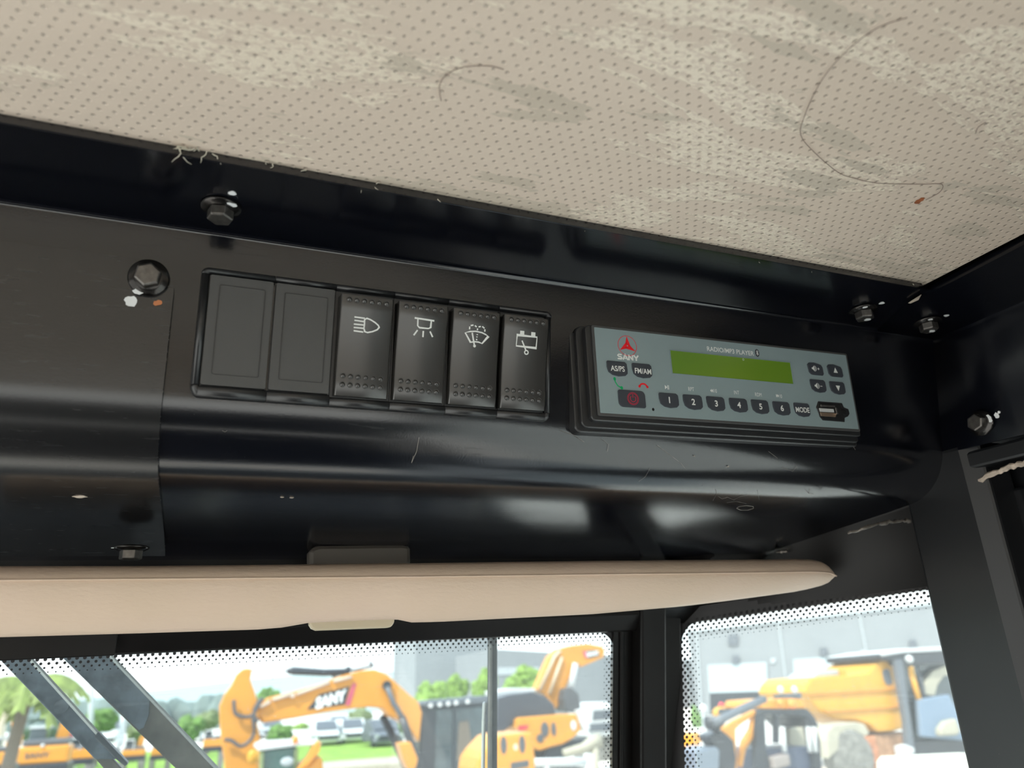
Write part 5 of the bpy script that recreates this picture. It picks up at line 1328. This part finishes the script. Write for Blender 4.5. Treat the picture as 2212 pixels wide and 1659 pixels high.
car(842, 46.5, 'midgrey', 'dark grey car seen between the boom cylinders')
car(590, 70, 'seam', 'pale blue grey car just right of the big stick')
car(418, 72, 'offwhite', 'white car left of the big excavator stick')
car(226, 62, 'offwhite', 'white van between the slanting wiper bars', 2.2, 2.4)
bl_ = ything('curb_slab', 760, 1640, 22, 'pale concrete slab on the ground in front of the lawn', 'slab')
g = G(); p = atg(760, 1648, .2); g.box((p.x + .6, p.y - .5, .12), (7, 3.4, .24)); g.build('slab', M['sand'], bl_, frame=WORLD, bevel=.04)

# ---- right pane: dark machine in front ------------------------------------
Y = 13.0
tl = ything('telehandler', 1660, 1600, Y, 'dark cabbed machine with orange roof and a slanting grey lift arm', 'telehandler')
poly(tl, 'cab_roof', [(1648, 1524), (1652, 1512), (1700, 1508), (1735, 1510), (1742, 1530), (1700, 1534), (1650, 1532)], Y, 1.3, 'orange', .03)
poly(tl, 'roof_edge', [(1642, 1531), (1745, 1531), (1760, 1548), (1770, 1570), (1764, 1572), (1740, 1548), (1700, 1544), (1640, 1544)], Y - .03, 1.4, 'darkpaint', .02)
cabp = poly(tl, 'cab_frame', [(1638, 1540), (1652, 1540), (1656, 1620), (1664, 1650), (1660, 1760), (1626, 1760), (1632, 1620)], Y, .12, 'darkpaint', .01)
poly(tl, 'cab_frame', [(1676, 1540), (1684, 1540), (1684, 1606), (1676, 1606)], Y, .12, 'darkpaint', .01)
poly(tl, 'cab_frame', [(1738, 1545), (1756, 1548), (1772, 1600), (1782, 1760), (1764, 1760), (1756, 1640)], Y, .12, 'darkpaint', .01)
poly(tl, 'door_panel', [(1640, 1618), (1762, 1612), (1768, 1760), (1640, 1760)], Y + .1, 1.1, simple('navy_panel', (0.05, 0.065, 0.11), 0.4), .03)
poly(tl, 'headboard', [(1690, 1544), (1745, 1546), (1752, 1575), (1692, 1570)], Y + .9, .05, 'darkpaint', .01)
poly(tl, 'seat', [(1704, 1572), (1742, 1570), (1746, 1616), (1706, 1618)], Y + .8, .25, 'sand', .04)
for px in (1690, 1745, 1757): pipe(tl, 'cab_post', [(px, 1570), (px + 5, 1625)], Y - .05, .045, 'offwhite', 8)
pipe(tl, 'lift_arm', [(1540, 1562), (1570, 1548), (1610, 1528), (1652, 1510)], Y - .2, [.09, .075, .075, .07], 'midgrey', 12)
pipe(tl, 'lift_arm_base', [(1528, 1562), (1560, 1560), (1545, 1580)], Y - .1, [.13, .12, .10], 'darkpaint', 10)
op = poly(tl, 'orange_mast', [(1565, 1572), (1588, 1556), (1636, 1532), (1642, 1540), (1606, 1562), (1590, 1576), (1592, 1640), (1600, 1760), (1580, 1760)], Y + .1, .15, 'orange', .02)
poly(tl, 'orange_mast', [(1630, 1540), (1638, 1538), (1636, 1580), (1612, 1620), (1604, 1660), (1596, 1650), (1606, 1600), (1622, 1575)], Y + .12, .12, 'orange', .02)
poly(tl, 'mast_window', [(1610, 1584), (1632, 1572), (1630, 1610), (1608, 1620)], Y + .2, .03, 'seam')
poly(tl, 'engine_box', [(1502, 1622), (1548, 1612), (1556, 1620), (1552, 1760), (1498, 1760)], Y - .1, .8, 'steel', .04)
poly(tl, 'control_box', [(1530, 1590), (1560, 1576), (1586, 1600), (1592, 1640), (1580, 1760), (1552, 1760), (1552, 1620)], Y, .4, 'darkpaint', .04)
poly(tl, 'battery_tray', [(1670, 1636), (1706, 1628), (1710, 1654), (1674, 1664)], Y - .12, .3, simple('brown_grey', (0.26, 0.22, 0.20), 0.6), .04)
ball(tl, 'amber_light', 1711, 1521, Y - .1, .10, 'amber', (1.0, .6, .9)); ball(tl, 'amber_light', 1685, 1519, Y - .1, .065, 'amber')
for px, py in ((1686, 1490), (1716, 1490)): ball(tl, 'work_light', px, py, Y, .075, 'offwhite', (.8, .8, 1))
poly(tl, 'light_bracket', [(1676, 1500), (1732, 1496), (1732, 1510), (1680, 1512)], Y + .1, .1, 'midgrey', .01)
bn = ything('beacon', 1557, 1540, 16.5, 'yellow dome beacon with a red top left of the slanting lift arm', 'beacon')
ball(bn, 'yellow_dome', 1557, 1540, 16.5, .20, 'yellow', (1.05, 1, .75)); ball(bn, 'red_top', 1558, 1523, 16.5, .065, 'redlens'); pipe(bn, 'post', [(1558, 1550), (1562, 1760)], 16.5, .06, 'midgrey')
gl_ = ything('globe_lamp', 1519, 1531, 20, 'white globe lamp on a thin post at the left of the right pane', 'lamp')
ball(gl_, 'globe', 1519, 1531, 20, .11, 'offwhite', (1, 1, 1.2)); pipe(gl_, 'post', [(1519, 1540), (1524, 1750)], 20, .035, 'seam')
# tail lamp seen low left
ol = ything('orange_machine', 1505, 1600, 18, 'orange machine part peeping out at the lower left of the right pane', 'machine')
poly(ol, 'body', [(1490, 1588), (1510, 1580), (1518, 1600), (1508, 1618), (1488, 1625)], 18, .8, 'orange', .05); poly(ol, 'base', [(1488, 1620), (1512, 1618), (1514, 1740), (1488, 1745)], 18.1, .7, 'darkpaint', .05)

# ---- right pane: big orange body with cab ----------------------------------
Y = 19.0
dt_ = ything('mixer_truck', 1850, 1560, Y, 'big ribbed orange machine body with dusty wheel and dark cab frame', 'truck')
bd = poly(dt_, 'hopper_body', [(1738, 1494), (1742, 1478), (1754, 1464), (1790, 1460), (1830, 1459), (1876, 1453), (1890, 1436), (1906, 1426), (1932, 1424), (1938, 1450), (1950, 1492), (1958, 1530), (1964, 1572), (1930, 1580), (1898, 1582), (1880, 1566), (1850, 1556), (1806, 1554), (1776, 1540), (1752, 1514)], Y, 2.2, 'yellow', .06)
poly(bd, 'rib', [(1742, 1494), (1946, 1482), (1948, 1490), (1746, 1502)], Y - .07, .1, 'orange', .02)
poly(bd, 'rib', [(1780, 1532), (1954, 1522), (1956, 1528), (1786, 1540)], Y - .07, .1, 'orange', .02)
poly(bd, 'oval_opening', [(1906, 1450), (1914, 1444), (1922, 1448), (1927, 1470), (1928, 1478), (1916, 1480), (1910, 1470)], Y - .02, .04, 'midgrey')
poly(bd, 'top_hatch', [(1756, 1464), (1762, 1455), (1776, 1448), (1815, 1446), (1820, 1458)], Y + .3, 1.2, 'seam', .03)
poly(bd, 'fin', [(1820, 1444), (1828, 1444), (1832, 1460), (1824, 1462)], Y + .1, .2, 'yellow', .01)
cf = poly(dt_, 'cab_post', [(1936, 1426), (1950, 1424), (1960, 1500), (1972, 1580), (1978, 1632), (1962, 1632), (1958, 1560), (1944, 1480)], Y - .4, .2, 'midgrey', .02)
poly(dt_, 'cab_roof', [(1900, 1412), (1950, 1404), (2060, 1398), (2066, 1414), (2060, 1432), (1940, 1438), (1934, 1428), (1902, 1424)], Y - .3, 2.4, 'darkpaint', .05)
poly(dt_, 'roof_trim', [(1904, 1410), (1950, 1401), (2060, 1396), (2060, 1404), (1950, 1410), (1906, 1417)], Y - .35, 2.4, 'offwhite', .02)
poly(dt_, 'cab_glass', [(1950, 1436), (2060, 1432), (2110, 1630), (1972, 1632)], Y + .2, .05, 'cabglass')
poly(dt_, 'seat_shell', [(1995, 1500), (2000, 1470), (2016, 1450), (2045, 1436), (2060, 1440), (2060, 1456), (2040, 1460), (2026, 1480), (2020, 1504)], Y - .1, .2, 'sand', .03)
pipe(dt_, 'strut', [(1966, 1440), (1976, 1480), (1986, 1515)], Y - .2, .09, 'yellow', 10)
pipe(dt_, 'strut', [(1980, 1432), (1990, 1470), (1996, 1505)], Y - .15, .05, 'midgrey', 8)
poly(dt_, 'blue_cover', [(1986, 1510), (2052, 1500), (2080, 1560), (2086, 1600), (1992, 1592)], Y - .3, .2, simple('dusty_blue', (0.16, 0.22, 0.30), 0.5), .05)
poly(dt_, 'white_canister', [(2032, 1575), (2044, 1558), (2066, 1552), (2076, 1580), (2070, 1588), (2034, 1590)], Y - .5, .3, 'sand', .05)
ball(dt_, 'roof_light', 1964, 1424, Y - .5, .12, 'offwhite')
mg = poly(dt_, 'mudguard', [(1786, 1580), (1800, 1566), (1850, 1560), (1868, 1564), (1880, 1584), (1870, 1592), (1846, 1580), (1816, 1584), (1812, 1620), (1790, 1640), (1784, 1600)], Y - .9, .8, 'sand', .04)
cw_ = at(1838, 1634, Y - .9)
G().lathe([(0.35, 0), (0.62, .02), (0.70, .12), (0.70, .48), (0.62, .58), (.35, .6)], (cw_.x, Y - 1.0, cw_.z), (0.25, 1, 0), 28).build('wheel', M['tyre'], dt_, frame=WORLD)
poly(dt_, 'side_tank', [(1868, 1596), (1890, 1590), (1900, 1620), (1896, 1700), (1862, 1700)], Y - .3, .6, simple('rusty_brown', (0.42, 0.17, 0.08), 0.6, var=.3), .04)
poly(dt_, 'chassis', [(1880, 1590), (1960, 1580), (1972, 1640), (1970, 1700), (1880, 1700)], Y + .1, 1.5, simple('chassis_brown', (0.36, 0.20, 0.11), 0.6, var=.4, vs=4), .04)
poly(dt_, 'dark_base', [(1962, 1600), (2100, 1592), (2110, 1700), (1960, 1700)], Y - .1, 1.2, 'darkpaint', .05)
wv = poly(dt_, 'white_valve', [(1942, 1612), (1956, 1608), (1976, 1616), (1976, 1626), (1962, 1632), (1946, 1636)], Y - .6, .2, 'offwhite', .03)
br = ything('barrier', 2010, 1650, 11, 'cream barrier beam in the bottom right corner of the right pane', 'barrier')
poly(br, 'beam', [(1922, 1646), (1930, 1636), (2098, 1628), (2120, 1632), (2125, 1760), (1922, 1770)], 11, .3, simple('cream_paint', (0.74, 0.73, 0.62), 0.6), .03)
